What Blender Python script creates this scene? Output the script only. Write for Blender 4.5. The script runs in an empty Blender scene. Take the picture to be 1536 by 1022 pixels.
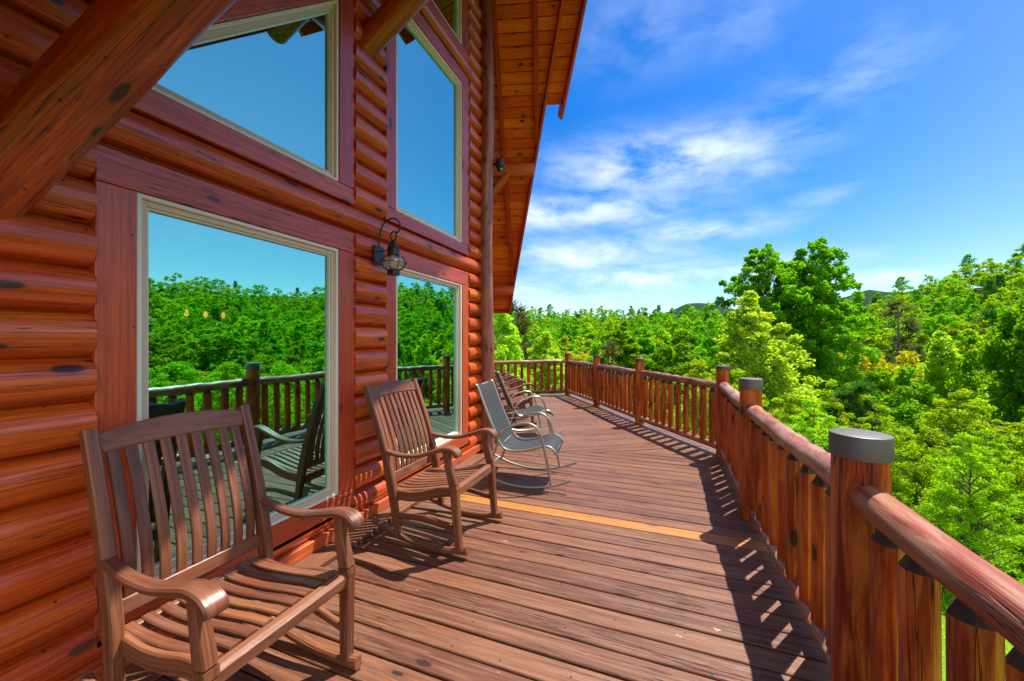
import bpy, math, random
import numpy as np
from mathutils import Vector, Matrix

random.seed(7)
RNG = np.random.default_rng(11)
R = math.radians
scene = bpy.context.scene
col = scene.collection
V = Vector

# ----------------------------------------------------------------- constants
EYE = 1.45
YAW = R(20.9)
FPX = 579.0                      # focal length in pixels of the 1536 wide photo
CORNER = V((-2.2, 4.65, 0))      # prow corner of the cabin on the deck
D1, N1 = V((0, -1, 0)), V((1, 0, 0))          # along wall one (from the corner), its outward normal
D2, N2 = V((-.53, .848, 0)), V((.848, .53, 0))  # the other half of the prow
AX = (N1 + N2).normalized()      # ridge direction, outward
T2 = V((-AX.y, AX.x, 0))         # down the far roof slope (in plan)
ZC = 5.55 + EYE                  # roof underside at the ridge over the corner
PITCH = 1.01
SUN = V((.30, .45, 1.0)).normalized()

# ----------------------------------------------------------------- bookkeeping
def tag(o, label=None, cat=None, group=None, kind=None):
    if label: o['label'] = label
    if cat: o['category'] = cat
    if group: o['group'] = group
    if kind: o['kind'] = kind
    return o

def empty(name, loc=(0, 0, 0), rz=0.0):
    o = bpy.data.objects.new(name, None)
    o.empty_display_size = .1
    col.objects.link(o)
    o.location = loc
    o.rotation_euler = (0, 0, rz)
    return o

def copy_tree(o, kids, parent=None):
    c = o.copy(); col.objects.link(c)
    if parent: c.parent = parent
    for ch in kids.get(o, []): copy_tree(ch, kids, c)
    return c

def kid_map(root):
    m = {}
    def rec(o):
        m[o] = list(o.children)
        for ch in o.children: rec(ch)
    rec(root)
    return m

# ----------------------------------------------------------------- mesh builder
class MB:
    """collects shapes; build() links them as ONE mesh object"""
    def __init__(self):
        self.v, self.f, self.uv, self.mi = [], [], [], []
        self.pid = random.randrange(60)
    def piece(self):
        self.pid = (self.pid + random.randrange(1, 17)) % 61
        self.uo = random.random() * 9
        return self.pid * 10.0
    def add(self, verts, faces, uvs, mi=0):
        b = len(self.v)
        self.v += [tuple(p) for p in verts]
        for f, u in zip(faces, uvs):
            self.f.append([b + i for i in f]); self.uv.append(u); self.mi.append(mi)
    # chamfered box, grain along local x
    def box(self, c, sx, sy, sz, ax=(1, 0, 0), up=(0, 0, 1), bev=.003, mi=0):
        X = V(ax).normalized(); Z = V(up); Y = Z.cross(X).normalized(); Z = X.cross(Y)
        c = V(c); h = (sx / 2, sy / 2, sz / 2); b = min(bev, min(h) * .6)
        vs, idx = [], {}
        for i in (-1, 1):
            for j in (-1, 1):
                for k in (-1, 1):
                    for a in range(3):
                        q = [i * h[0], j * h[1], k * h[2]]
                        for m in range(3):
                            if m != a: q[m] -= (i, j, k)[m] * b
                        idx[(i, j, k, a)] = len(vs); vs.append(q)
        fs = []
        for a in range(3):
            o = [m for m in range(3) if m != a]
            for s in (-1, 1):
                ring = []
                for (p, q) in ((-1, -1), (1, -1), (1, 1), (-1, 1)):
                    t = [0, 0, 0]; t[a] = s; t[o[0]] = p; t[o[1]] = q
                    ring.append(idx[(t[0], t[1], t[2], a)])
                if (s > 0) == (a == 1): ring.reverse()
                fs.append(ring)
        for a in range(3):          # edges parallel to axis a
            o = [m for m in range(3) if m != a]
            for p in (-1, 1):
                for q in (-1, 1):
                    t0 = [0, 0, 0]; t0[a] = -1; t0[o[0]] = p; t0[o[1]] = q
                    t1 = list(t0); t1[a] = 1
                    fs.append([idx[(*t0, o[0])], idx[(*t1, o[0])], idx[(*t1, o[1])], idx[(*t0, o[1])]])
        for i in (-1, 1):
            for j in (-1, 1):
                for k in (-1, 1):
                    fs.append([idx[(i, j, k, 0)], idx[(i, j, k, 1)], idx[(i, j, k, 2)]])
        off = self.piece(); uo = self.uo
        uvs = [[(vs[i][0] + uo, off + vs[i][1] + vs[i][2]) for i in f] for f in fs]
        # fix outward winding
        for n, f in enumerate(fs):
            a_, b_, c_ = (V(vs[f[0]]), V(vs[f[1]]), V(vs[f[2]]))
            cen = sum((V(vs[i]) for i in f), V()) / len(f)
            if (b_ - a_).cross(c_ - a_).dot(cen) < 0:
                f.reverse(); uvs[n].reverse()
        self.add([c + X * q[0] + Y * q[1] + Z * q[2] for q in vs], fs, uvs, mi)
    # round bar along a path
    def tube(self, pts, rad, n=12, mi=0, wob=0.0, caps=True, flat=1.0, sub=0):
        pts = [V(p) for p in pts]
        if not isinstance(rad, (list, tuple)): rad = [rad] * len(pts)
        if sub:
            np_, nr = [], []
            for i in range(len(pts) - 1):
                for k in range(sub):
                    t = k / sub
                    np_.append(pts[i].lerp(pts[i + 1], t)); nr.append(rad[i] * (1 - t) + rad[i + 1] * t)
            np_.append(pts[-1]); nr.append(rad[-1]); pts, rad = np_, nr
        m = len(pts)
        tang = [(pts[min(i + 1, m - 1)] - pts[max(i - 1, 0)]).normalized() for i in range(m)]
        ref = V((0, 0, 1)) if abs(tang[0].z) < .9 else V((1, 0, 0))
        U = tang[0].cross(ref).normalized()
        off = self.piece(); uo = self.uo
        ph = [random.random() * 6.28 for _ in range(6)]
        vs, L = [], 0.0; us = []
        for i in range(m):
            if i: L += (pts[i] - pts[i - 1]).length
            us.append(L)
            U = (U - tang[i] * U.dot(tang[i])).normalized(); W = tang[i].cross(U)
            for k in range(n):
                a = 2 * math.pi * k / n
                r = rad[i]
                if wob:
                    r *= 1 + wob * (math.sin(L * 7 + ph[0] + 2 * a) + .7 * math.sin(L * 17 + ph[1] + a) + .6 * math.sin(L * 31 + ph[2] + 3 * a))
                vs.append(pts[i] + U * (math.cos(a) * r) + W * (math.sin(a) * r * flat))
        fs, uv = [], []
        for i in range(m - 1):
            r = max(rad[i], rad[i + 1], .004)
            for k in range(n):
                k2 = (k + 1) % n
                fs.append([i * n + k, i * n + k2, (i + 1) * n + k2, (i + 1) * n + k])
                v0, v1 = off + r * 6.28 * k / n, off + r * 6.28 * (k + 1) / n
                uv.append([(us[i] + uo, v0), (us[i] + uo, v1), (us[i + 1] + uo, v1), (us[i + 1] + uo, v0)])
        if caps:
            for i, rev in ((0, True), (m - 1, False)):
                b = len(vs)
                ring = [vs[i * n + k] for k in range(n)]
                vs += ring
                f = [b + k for k in range(n)]
                if rev: f.reverse()
                r = rad[i]
                fs.append(f)
                uv.append([(uo + .02 * math.cos(6.28 * (q - b) / n), off + r * math.sin(6.28 * (q - b) / n)) for q in f])
        self.add(vs, fs, uv, mi)
    # chamfered rectangular bar swept along a path; w = size along side axis, h = size across
    def bar(self, pts, w, h, side, ch=.004, mi=0, smooth=0):
        pts = [V(p) for p in pts]
        if not isinstance(w, (list, tuple)): w = [w] * len(pts)
        if not isinstance(h, (list, tuple)): h = [h] * len(pts)
        if smooth: pts, (w, h) = catmull(pts, [w, h], smooth)
        m = len(pts); side = V(side).normalized()
        off = self.piece(); uo = self.uo
        vs, us, L = [], [], 0
        for i in range(m):
            if i: L += (pts[i] - pts[i - 1]).length
            us.append(L)
            t = (pts[min(i + 1, m - 1)] - pts[max(i - 1, 0)]).normalized()
            s = (side - t * side.dot(t)).normalized(); u = t.cross(s)
            a, b = w[i] / 2, h[i] / 2; c = min(ch, a * .6, b * .6)
            for (p, q) in ((a, b - c), (a - c, b), (-a + c, b), (-a, b - c), (-a, -b + c), (-a + c, -b), (a - c, -b), (a, -b + c)):
                vs.append(pts[i] + s * p + u * q)
        n = 8
        pv = [0, c, w[0] - c, w[0], w[0] + h[0] - c, w[0] + h[0], 2 * w[0] + h[0], 2 * w[0] + 2 * h[0] - c, 2 * w[0] + 2 * h[0]]
        fs, uv = [], []
        for i in range(m - 1):
            for k in range(n):
                k2 = (k + 1) % n
                fs.append([i * n + k, i * n + k2, (i + 1) * n + k2, (i + 1) * n + k])
                uv.append([(us[i] + uo, off + pv[k]), (us[i] + uo, off + pv[k + 1]), (us[i + 1] + uo, off + pv[k + 1]), (us[i + 1] + uo, off + pv[k])])
        fs.append(list(range(n))[::-1]); uv.append([(uo, off + .01 * k) for k in range(n)])
        fs.append([(m - 1) * n + k for k in range(n)]); uv.append([(uo, off + .01 * k) for k in range(n)])
        self.add(vs, fs, uv, mi)
    # convex polygon in a plane, extruded from face depth d0 (front) back by th, chamfered front edge
    def prism(self, pts, P, th, ch=.003, mi=0, grain=None):
        # pts: 2D polygon; P(x, y, d) -> 3D, d measured outward (front = 0)
        n = len(pts)
        ar = sum(pts[i][0] * pts[(i + 1) % n][1] - pts[(i + 1) % n][0] * pts[i][1] for i in range(n))
        if ar < 0: pts = pts[::-1]
        ins = inset(pts, ch)
        if grain is None:
            e = max(range(n), key=lambda i: (pts[(i + 1) % n][0] - pts[i][0]) ** 2 + (pts[(i + 1) % n][1] - pts[i][1]) ** 2)
            g = (pts[(e + 1) % n][0] - pts[e][0], pts[(e + 1) % n][1] - pts[e][1])
        else: g = grain
        gl = math.hypot(*g); g = (g[0] / gl, g[1] / gl)
        off = self.piece(); uo = self.uo
        U = lambda p, d: (p[0] * g[0] + p[1] * g[1] + uo, off + ((-p[0] * g[1] + p[1] * g[0]) % 4) + d)
        vs = [P(p[0], p[1], 0) for p in ins] + [P(p[0], p[1], -ch) for p in pts] + [P(p[0], p[1], -th) for p in pts]
        fs = [list(range(n))]; uv = [[U(p, 0) for p in ins]]
        for i in range(n):
            j = (i + 1) % n
            fs.append([n + i, n + j, j, i]); uv.append([U(pts[i], ch), U(pts[j], ch), U(ins[j], 0), U(ins[i], 0)])
            fs.append([2 * n + i, 2 * n + j, n + j, n + i]); uv.append([U(pts[i], th), U(pts[j], th), U(pts[j], ch), U(pts[i], ch)])
        fs.append([2 * n + i for i in range(n)][::-1]); uv.append([U(p, th) for p in pts[::-1]])
        # orientation
        a = V(vs[1]) - V(vs[0]); b = V(vs[2]) - V(vs[0])
        out = V(P(0, 0, 1)) - V(P(0, 0, 0))
        if a.cross(b).dot(out) < 0:
            fs = [f[::-1] for f in fs]; uv = [u[::-1] for u in uv]
        self.add(vs, fs, uv, mi)
    def lathe(self, c, prof, n=24, mi=0, axis=(0, 0, 1)):
        # prof: (r, z) list along axis
        A = V(axis).normalized()
        ref = V((1, 0, 0)) if abs(A.x) < .9 else V((0, 1, 0))
        U = A.cross(ref).normalized(); W = A.cross(U); c = V(c)
        off = self.piece(); vs, fs, uv = [], [], []
        for (r, z) in prof:
            for k in range(n):
                a = 6.2832 * k / n
                vs.append(c + A * z + U * (r * math.cos(a)) + W * (r * math.sin(a)))
        for i in range(len(prof) - 1):
            for k in range(n):
                k2 = (k + 1) % n
                fs.append([i * n + k, i * n + k2, (i + 1) * n + k2, (i + 1) * n + k])
                uv.append([(prof[i][1], off + .02 * k)] * 4)
        for i, rev in ((0, True), (len(prof) - 1, False)):
            if prof[i][0] > 1e-4:
                f = [i * n + k for k in range(n)]
                if rev: f.reverse()
                fs.append(f); uv.append([(.01 * k, off) for k in range(n)])
        self.add(vs, fs, uv, mi)
    def build(self, name, mats, parent=None, sharp=35, smooth=True):
        me = bpy.data.meshes.new(name)
        me.from_pydata(self.v, [], self.f)
        uvl = me.uv_layers.new(name='UVMap')
        flat = [c for u in self.uv for p in u for c in p]
        uvl.data.foreach_set('uv', flat)
        if not isinstance(mats, (list, tuple)): mats = [mats]
        for m in mats: me.materials.append(m)
        me.polygons.foreach_set('material_index', self.mi)
        me.polygons.foreach_set('use_smooth', [smooth] * len(self.f))
        me.update()
        if smooth: me.set_sharp_from_angle(angle=R(sharp))
        o = bpy.data.objects.new(name, me); col.objects.link(o)
        if parent: o.parent = parent
        return o

def catmull(pts, arrs, k):
    n = len(pts); op = []; oa = [[] for _ in arrs]
    for i in range(n - 1):
        p0, p1, p2, p3 = pts[max(i - 1, 0)], pts[i], pts[i + 1], pts[min(i + 2, n - 1)]
        for j in range(k):
            t = j / k
            op.append(.5 * ((2 * p1) + (p2 - p0) * t + (2 * p0 - 5 * p1 + 4 * p2 - p3) * t * t + (3 * p1 - p0 - 3 * p2 + p3) * t ** 3))
            for a, o in zip(arrs, oa): o.append(a[i] * (1 - t) + a[i + 1] * t)
    op.append(pts[-1])
    for a, o in zip(arrs, oa): o.append(a[-1])
    return op, oa

def inset(pts, d):
    n = len(pts); out = []
    for i in range(n):
        p0, p1, p2 = pts[i - 1], pts[i], pts[(i + 1) % n]
        e1 = (p1[0] - p0[0], p1[1] - p0[1]); e2 = (p2[0] - p1[0], p2[1] - p1[1])
        l1, l2 = math.hypot(*e1), math.hypot(*e2)
        n1, n2 = (-e1[1] / l1, e1[0] / l1), (-e2[1] / l2, e2[0] / l2)
        k = 1 + n1[0] * n2[0] + n1[1] * n2[1]
        k = max(k, .2)
        out.append((p1[0] + d * (n1[0] + n2[0]) / k, p1[1] + d * (n1[1] + n2[1]) / k))
    return out

def clip(poly, a, b, c):
    """keep a*x+b*y+c >= 0"""
    out = []
    for i in range(len(poly)):
        p, q = poly[i], poly[(i + 1) % len(poly)]
        dp, dq = a * p[0] + b * p[1] + c, a * q[0] + b * q[1] + c
        if dp >= 0: out.append(p)
        if dp * dq < 0:
            t = dp / (dp - dq); out.append((p[0] + t * (q[0] - p[0]), p[1] + t * (q[1] - p[1])))
    return out

# ----------------------------------------------------------------- materials
class NT:
    def __init__(self, name):
        self.m = bpy.data.materials.new(name); self.m.use_nodes = True
        self.t = self.m.node_tree; self.t.nodes.clear()
        self.out = self.t.nodes.new('ShaderNodeOutputMaterial')
    def n(self, typ, ins=None, **kw):
        nd = self.t.nodes.new(typ)
        for k, v in kw.items(): setattr(nd, k, v)
        for k, v in (ins or {}).items(): self.set(nd, k, v)
        return nd
    def set(self, nd, k, v):
        s = nd.inputs[k]
        if isinstance(v, bpy.types.NodeSocket): self.t.links.new(v, s)
        else: s.default_value = v
    def math(self, op, a, b=0.0, c=0.0, clamp=False):
        nd = self.n('ShaderNodeMath', operation=op, use_clamp=clamp)
        self.set(nd, 0, a); self.set(nd, 1, b); self.set(nd, 2, c)
        return nd.outputs[0]
    def vmath(self, op, a, b=(0, 0, 0)):
        nd = self.n('ShaderNodeVectorMath', operation=op)
        self.set(nd, 0, a); self.set(nd, 1, b)
        return nd.outputs[0]
    def ss(self, x, lo, hi, o0=0.0, o1=1.0):
        nd = self.n('ShaderNodeMapRange', interpolation_type='SMOOTHSTEP')
        for k, v in (('Value', x), ('From Min', lo), ('From Max', hi), ('To Min', o0), ('To Max', o1)): self.set(nd, k, v)
        return nd.outputs[0]
    def noise(self, vec, scale=1.0, detail=4.0, rough=.55, dist=0.0):
        nd = self.n('ShaderNodeTexNoise')
        self.set(nd, 'Vector', vec); self.set(nd, 'Scale', scale); self.set(nd, 'Detail', detail)
        self.set(nd, 'Roughness', rough); self.set(nd, 'Distortion', dist)
        return nd.outputs[0]
    def mix(self, f, a, b, blend='MIX'):
        nd = self.n('ShaderNodeMix', data_type='RGBA', blend_type=blend)
        self.set(nd, 0, f)
        for k, v in ((6, a), (7, b)):
            if isinstance(v, tuple) and len(v) == 3: v = (*v, 1)
            self.set(nd, k, v)
        return nd.outputs[2]
    def bsdf(self, ins):
        b = self.n('ShaderNodeBsdfPrincipled')
        for k, v in ins.items():
            if isinstance(v, tuple) and len(v) == 3: v = (*v, 1)
            self.set(b, k, v)
        self.t.links.new(b.outputs[0], self.out.inputs[0])
        return b

def wood(name, c1, c2, dark=(.03, .014, .012), rough=.42, coat=.0, knots=.55, crack=.5, bump=.25, gv=26.0, vary=.25,
         weather=None, weather_amt=0.0, spec=.5, coat_rough=.25, nails=0, chips=0, wv=9):
    k = NT(name)
    tc = k.n('ShaderNodeTexCoord'); oi = k.n('ShaderNodeObjectInfo')
    sep = k.n('ShaderNodeSeparateXYZ', {0: tc.outputs['UV']})
    u = k.math('ADD', sep.outputs[0], k.math('MULTIPLY', oi.outputs['Random'], 37.0)); v = sep.outputs[1]
    pid = k.math('FLOOR', k.math('MULTIPLY_ADD', v, .1, .5))
    wn = k.n('ShaderNodeTexWhiteNoise', noise_dimensions='2D')
    cb = k.n('ShaderNodeCombineXYZ', {0: pid, 1: oi.outputs['Random']}); k.set(wn, 'Vector', cb.outputs[0])
    rnd = wn.outputs[0]
    def uv(su, sv, w=0.0):
        c = k.n('ShaderNodeCombineXYZ', {0: k.math('MULTIPLY', u, su), 1: k.math('MULTIPLY', v, sv), 2: w}); return c.outputs[0]
    g1 = k.noise(uv(1.3, gv), 1, 5, .6, .9)
    g2 = k.noise(uv(7, gv * 7), 1, 3, .6)
    big = k.noise(uv(1.1, 5), 1, 3, .5)
    g3 = k.noise(uv(.5, gv * 2.3, 5.5), 1, 4, .6, .5)
    colr = k.mix(k.ss(g1, .34, .66), c1, c2)
    colr = k.mix(k.math('MULTIPLY', k.ss(g3, .55, .68), .5), colr, k.mix(.45, c2, dark))
    colr = k.mix(k.math('MULTIPLY', k.ss(g2, .38, .68), .55), colr, k.mix(.6, c2, dark))
    colr = k.mix(k.math('MULTIPLY', k.ss(big, .45, .75), .3), colr, c2)
    # piece to piece variation
    hs = k.n('ShaderNodeHueSaturation', {'Color': colr, 'Value': k.math('MULTIPLY_ADD', rnd, 2 * vary, 1 - vary),
                                         'Hue': k.math('MULTIPLY_ADD', rnd, .012, .494)})
    colr = hs.outputs[0]
    if weather:
        wmask = k.math('MULTIPLY', k.ss(k.noise(uv(2.2, wv, 3.0), 1, 5, .65, .5), .42, .66), weather_amt)
        colr = k.mix(wmask, colr, weather)
    h = k.math('MULTIPLY', g1, .5)
    if knots:
        vo = k.n('ShaderNodeTexVoronoi', feature='F1', voronoi_dimensions='2D')
        k.set(vo, 'Vector', k.vmath('ADD', uv(1.9, 5.2), k.n('ShaderNodeCombineXYZ', {0: rnd, 1: 0.0}).outputs[0])); k.set(vo, 'Scale', 1.0)
        sc = k.n('ShaderNodeSeparateColor', {0: vo.outputs['Color']})
        rad = k.math('MULTIPLY_ADD', sc.outputs[1], .065, .045)
        dn = k.math('DIVIDE', k.math('ADD', vo.outputs['Distance'], k.math('MULTIPLY_ADD', g2, .05, -.025)), rad)
        kn = k.math('MULTIPLY', k.ss(dn, .68, 1.08, 1, 0), k.ss(sc.outputs[0], 1 - knots, 1 - knots + .04))
        halo = k.math('MULTIPLY', k.ss(dn, .9, 3.2, 1, 0), k.ss(sc.outputs[0], 1 - knots, 1 - knots + .04))
        colr = k.mix(k.math('MULTIPLY', halo, .35), colr, k.mix(.5, c2, dark))
        colr = k.mix(k.math('MULTIPLY', kn, .93), colr, dark)
        h = k.math('SUBTRACT', h, k.math('MULTIPLY', kn, .25))
    if crack:
        cr = k.noise(uv(.9, 34, 7.0), 1, 3, .5, .3)
        ridge = k.math('ABSOLUTE', k.math('SUBTRACT', cr, .5))
        cm = k.math('MULTIPLY', k.ss(ridge, .0, .016, 1, 0), k.ss(k.noise(uv(.9, 3, 1.7), 1, 2), .50, .58))
        colr = k.mix(k.math('MULTIPLY', cm, crack), colr, dark)
        h = k.math('SUBTRACT', h, k.math('MULTIPLY', cm, .8))
        dk = k.ss(k.noise(uv(.8, 11, 4.4), 1, 5, .65, .4), .60, .74)   # blue stain streaks
        colr = k.mix(k.math('MULTIPLY', dk, crack * .7), colr, k.mix(.5, c2, dark))
    if nails:     # small dark nail heads
        vn = k.n('ShaderNodeTexVoronoi', feature='F1', voronoi_dimensions='2D'); k.set(vn, 'Vector', uv(2.6, 7.0)); k.set(vn, 'Scale', 1.0); k.set(vn, 'Randomness', .8)
        dsp = k.n('ShaderNodeVectorMath', {0: uv(2.6, 7.0), 1: vn.outputs['Position']}, operation='SUBTRACT')
        dv = k.n('ShaderNodeVectorMath', {0: dsp.outputs[0], 1: (1 / 2.6, 1 / 7.0, 0)}, operation='MULTIPLY')
        ln_ = k.n('ShaderNodeVectorMath', {0: dv.outputs[0]}, operation='LENGTH').outputs['Value']
        colr = k.mix(k.math('MULTIPLY', k.ss(ln_, .0045, .0065, 1, 0), .85), colr, dark)
    if chips:     # worn pale flecks
        cn = k.noise(uv(9, 26, 2.2), 1, 4, .6)
        cm2 = k.math('MULTIPLY', k.ss(cn, .70, .73), k.ss(k.noise(uv(1.3, 2.2, 9.0), 1, 2), .5, .6))
        colr = k.mix(k.math('MULTIPLY', cm2, .8), colr, (.50, .38, .28))
    h = k.math('ADD', h, k.math('MULTIPLY', g2, .25))
    bp = k.n('ShaderNodeBump', {'Height': h, 'Strength': bump, 'Distance': .006})
    rg = k.math('MULTIPLY_ADD', g1, .22, rough - .11)
    k.bsdf({'Base Color': colr, 'Roughness': rg, 'Normal': bp.outputs[0], 'Coat Weight': coat, 'Coat Roughness': coat_rough,
            'Specular IOR Level': spec})
    return k.m

def plain(name, c, rough=.5, metal=0.0, noise=.15, scale=40, bump=0.0, coat=0.0):
    k = NT(name); tc = k.n('ShaderNodeTexCoord')
    nz = k.noise(tc.outputs['Object'], scale, 4)
    cc = k.mix(nz, tuple(x * (1 - noise) for x in c), tuple(min(x * (1 + noise), 1) for x in c))
    ins = {'Base Color': cc, 'Roughness': k.math('MULTIPLY_ADD', nz, .2, rough - .1), 'Metallic': metal, 'Coat Weight': coat}
    if bump:
        ins['Normal'] = k.n('ShaderNodeBump', {'Height': nz, 'Strength': bump, 'Distance': .002}).outputs[0]
    k.bsdf(ins); return k.m

def emit(name, c, s):
    k = NT(name); e = k.n('ShaderNodeEmission', {'Color': (*c, 1), 'Strength': s})
    k.t.links.new(e.outputs[0], k.out.inputs[0]); return k.m

def coated_glass():
    k = NT('coated_glass')
    tc = k.n('ShaderNodeTexCoord')
    nz = k.noise(tc.outputs['Object'], 1.3, 1)
    bp = k.n('ShaderNodeBump', {'Height': nz, 'Strength': .012, 'Distance': .1})
    gl = k.n('ShaderNodeBsdfGlossy', {'Color': (.40, 1.0, .86, 1), 'Roughness': .0, 'Normal': bp.outputs[0]})
    tr = k.n('ShaderNodeBsdfTransparent', {'Color': (.55, .62, .58, 1)})
    lw = k.n('ShaderNodeLayerWeight', {'Blend': .35})
    mx = k.n('ShaderNodeMixShader', {0: k.math('MULTIPLY_ADD', lw.outputs['Fresnel'], .3, .62, clamp=True), 1: tr.outputs[0], 2: gl.outputs[0]})
    k.t.links.new(mx.outputs[0], k.out.inputs[0]); return k.m

def clear_glass():
    k = NT('lantern_glass')
    gl = k.n('ShaderNodeBsdfGlossy', {'Color': (.9, .9, .9, 1), 'Roughness': .05})
    tr = k.n('ShaderNodeBsdfTransparent', {'Color': (.8, .8, .78, 1)})
    df = k.n('ShaderNodeBsdfDiffuse', {'Color': (.75, .72, .68, 1)})
    m1 = k.n('ShaderNodeMixShader', {0: .3, 1: tr.outputs[0], 2: gl.outputs[0]})
    m2 = k.n('ShaderNodeMixShader', {0: .25, 1: m1.outputs[0], 2: df.outputs[0]})
    k.t.links.new(m2.outputs[0], k.out.inputs[0]); return k.m

def leaf_mat(name, c1, c2, c3, trans=.52, hue=.018, gloss=.008):
    k = NT(name)
    geo = k.n('ShaderNodeNewGeometry'); oi = k.n('ShaderNodeObjectInfo'); tc = k.n('ShaderNodeTexCoord')
    rp = geo.outputs['Random Per Island']
    cl = k.noise(tc.outputs['Object'], .9, 2)
    c = k.mix(rp, c1, c2)
    c = k.mix(k.ss(cl, .42, .66), c, c3)
    hs = k.n('ShaderNodeHueSaturation', {'Color': c, 'Hue': k.math('MULTIPLY_ADD', oi.outputs['Random'], 2 * hue, .5 - hue),
                                         'Value': k.math('MULTIPLY_ADD', oi.outputs['Random'], .38, .78)})
    c = hs.outputs[0]
    d = k.n('ShaderNodeBsdfDiffuse', {'Color': c})
    tcol = k.mix(1.0, c, (1.45, 1.3, .5), 'MULTIPLY')
    t = k.n('ShaderNodeBsdfTranslucent', {'Color': tcol})
    m1 = k.n('ShaderNodeMixShader', {0: trans, 1: d.outputs[0], 2: t.outputs[0]})
    g = k.n('ShaderNodeBsdfGlossy', {'Color': (1, 1, 1, 1), 'Roughness': .4})
    m2 = k.n('ShaderNodeMixShader', {0: gloss, 1: m1.outputs[0], 2: g.outputs[0]})
    k.t.links.new(m2.outputs[0], k.out.inputs[0]); return k.m

M = {}
M['log'] = wood('log_stain', (.84, .150, .011), (.46, .060, .007), dark=(.030, .012, .014), rough=.30, coat=.25, knots=.6, crack=.9, vary=.10, gv=60, coat_rough=.16, nails=1)
M['trim'] = wood('trim_stain', (.70, .112, .024), (.44, .058, .017), dark=(.030, .016, .020), rough=.36, coat=.25, knots=.5, crack=1.0, vary=.10, gv=75, coat_rough=.28, nails=1)
M['brace'] = wood('brace_stain', (.60, .108, .006), (.30, .044, .005), dark=(.014, .006, .005), rough=.31, coat=.15, knots=.7, crack=.9, gv=26, vary=.06, nails=1)
M['column'] = wood('column_stain', (.34, .066, .015), (.17, .034, .012), dark=(.025, .012, .012), rough=.45, coat=.1, knots=.9, crack=.8,
                   weather=(.28, .17, .15), weather_amt=.6, gv=22, bump=.7)
M['soffit'] = wood('soffit_stain', (.97, .215, .008), (.80, .132, .006), dark=(.06, .02, .01), rough=.5, coat=.0, knots=.75, crack=.3, vary=.16, bump=.1, spec=.2)
M['rafter'] = wood('rafter_stain', (.72, .115, .009), (.46, .062, .007), dark=(.03, .012, .01), rough=.5, coat=.0, knots=.4, crack=.6, vary=.1, spec=.3)
M['deck'] = wood('deck_stain', (.186, .068, .033), (.100, .036, .019), dark=(.018, .010, .009), spec=.28, rough=.46, knots=.16, crack=.6, vary=.26,
                 weather=(.22, .115, .072), weather_amt=.55, bump=.8, gv=62, coat=.0, coat_rough=.4, chips=1, nails=1, wv=42)
M['newboard'] = wood('new_board', (.46, .190, .018), (.28, .100, .010), dark=(.1, .04, .01), rough=.5, knots=.45, crack=.6, vary=.05, bump=.3, gv=40, chips=1)
M['chair'] = wood('chair_teak', (.250, .082, .032), (.115, .036, .017), dark=(.025, .012, .009), rough=.38, knots=.06, crack=.5, vary=.28, bump=.3, gv=80,
                  weather=(.26, .135, .085), weather_amt=.35, coat=.05, coat_rough=.35, spec=.4, wv=50)
M['rail'] = wood('rail_stain', (.52, .078, .005), (.21, .024, .004), dark=(.016, .007, .006), rough=.38, coat=.08, knots=.6, crack=1.0, vary=.28, gv=48, spec=.3, bump=.9, weather=(.66, .20, .025), weather_amt=.6, wv=20)
M['railtop'] = wood('handrail_weathered', (.42, .090, .022), (.20, .040, .016), dark=(.03, .015, .012), rough=.42, coat=.12, knots=.6, crack=.9, vary=.1,
                    weather=(.36, .25, .16), weather_amt=.95, bump=1.0, gv=20)
M['railred'] = wood('handrail_red', (.40, .086, .020), (.19, .032, .009), dark=(.04, .016, .012), rough=.40, coat=.12, knots=.5, crack=1.0, vary=.05, bump=1.0, gv=44, coat_rough=.35,
                    weather=(.36, .20, .12), weather_amt=.8, wv=22, spec=.4)
M['endgrain'] = wood('baluster_end', (.06, .026, .014), (.03, .014, .009), rough=.6, knots=0, crack=0, bump=.4)
M['frame'] = plain('window_frame_cream', (.74, .72, .62), .4, noise=.04)
M['frame2'] = plain('window_stop_tan', (.60, .52, .36), .45, noise=.05)
M['capgrey'] = plain('post_cap_grey', (.095, .085, .075), .42, noise=.12, scale=30, bump=.1)
M['capbrown'] = plain('post_cap_brown', (.07, .045, .035), .45, noise=.2)
M['black'] = plain('black_iron', (.018, .018, .020), .42, noise=.3, scale=80, bump=.2)
M['sling'] = plain('sling_fabric', (.015, .021, .025), .85, noise=.12, scale=350, bump=.5)
M['alu'] = plain('champagne_tube', (.36, .34, .29), .38, metal=.75, noise=.06)
M['white'] = plain('white_plastic', (.6, .6, .6), .4, noise=.03)
M['glass'] = coated_glass()
M['lglass'] = clear_glass()
M['bulb'] = emit('warm_bulb', (1, .42, .07), 1.3)
M['interior'] = plain('interior_timber', (.16, .085, .045), .6, noise=.3, scale=3)
M['shingle'] = plain('roof_shingle', (.05, .04, .035), .8, noise=.4, scale=12)
M['bark'] = plain('bark_brown', (.075, .055, .042), .9, noise=.5, scale=14, bump=.6)
M['barkpale'] = plain('bark_pale', (.20, .17, .14), .9, noise=.45, scale=14, bump=.6)
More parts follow.
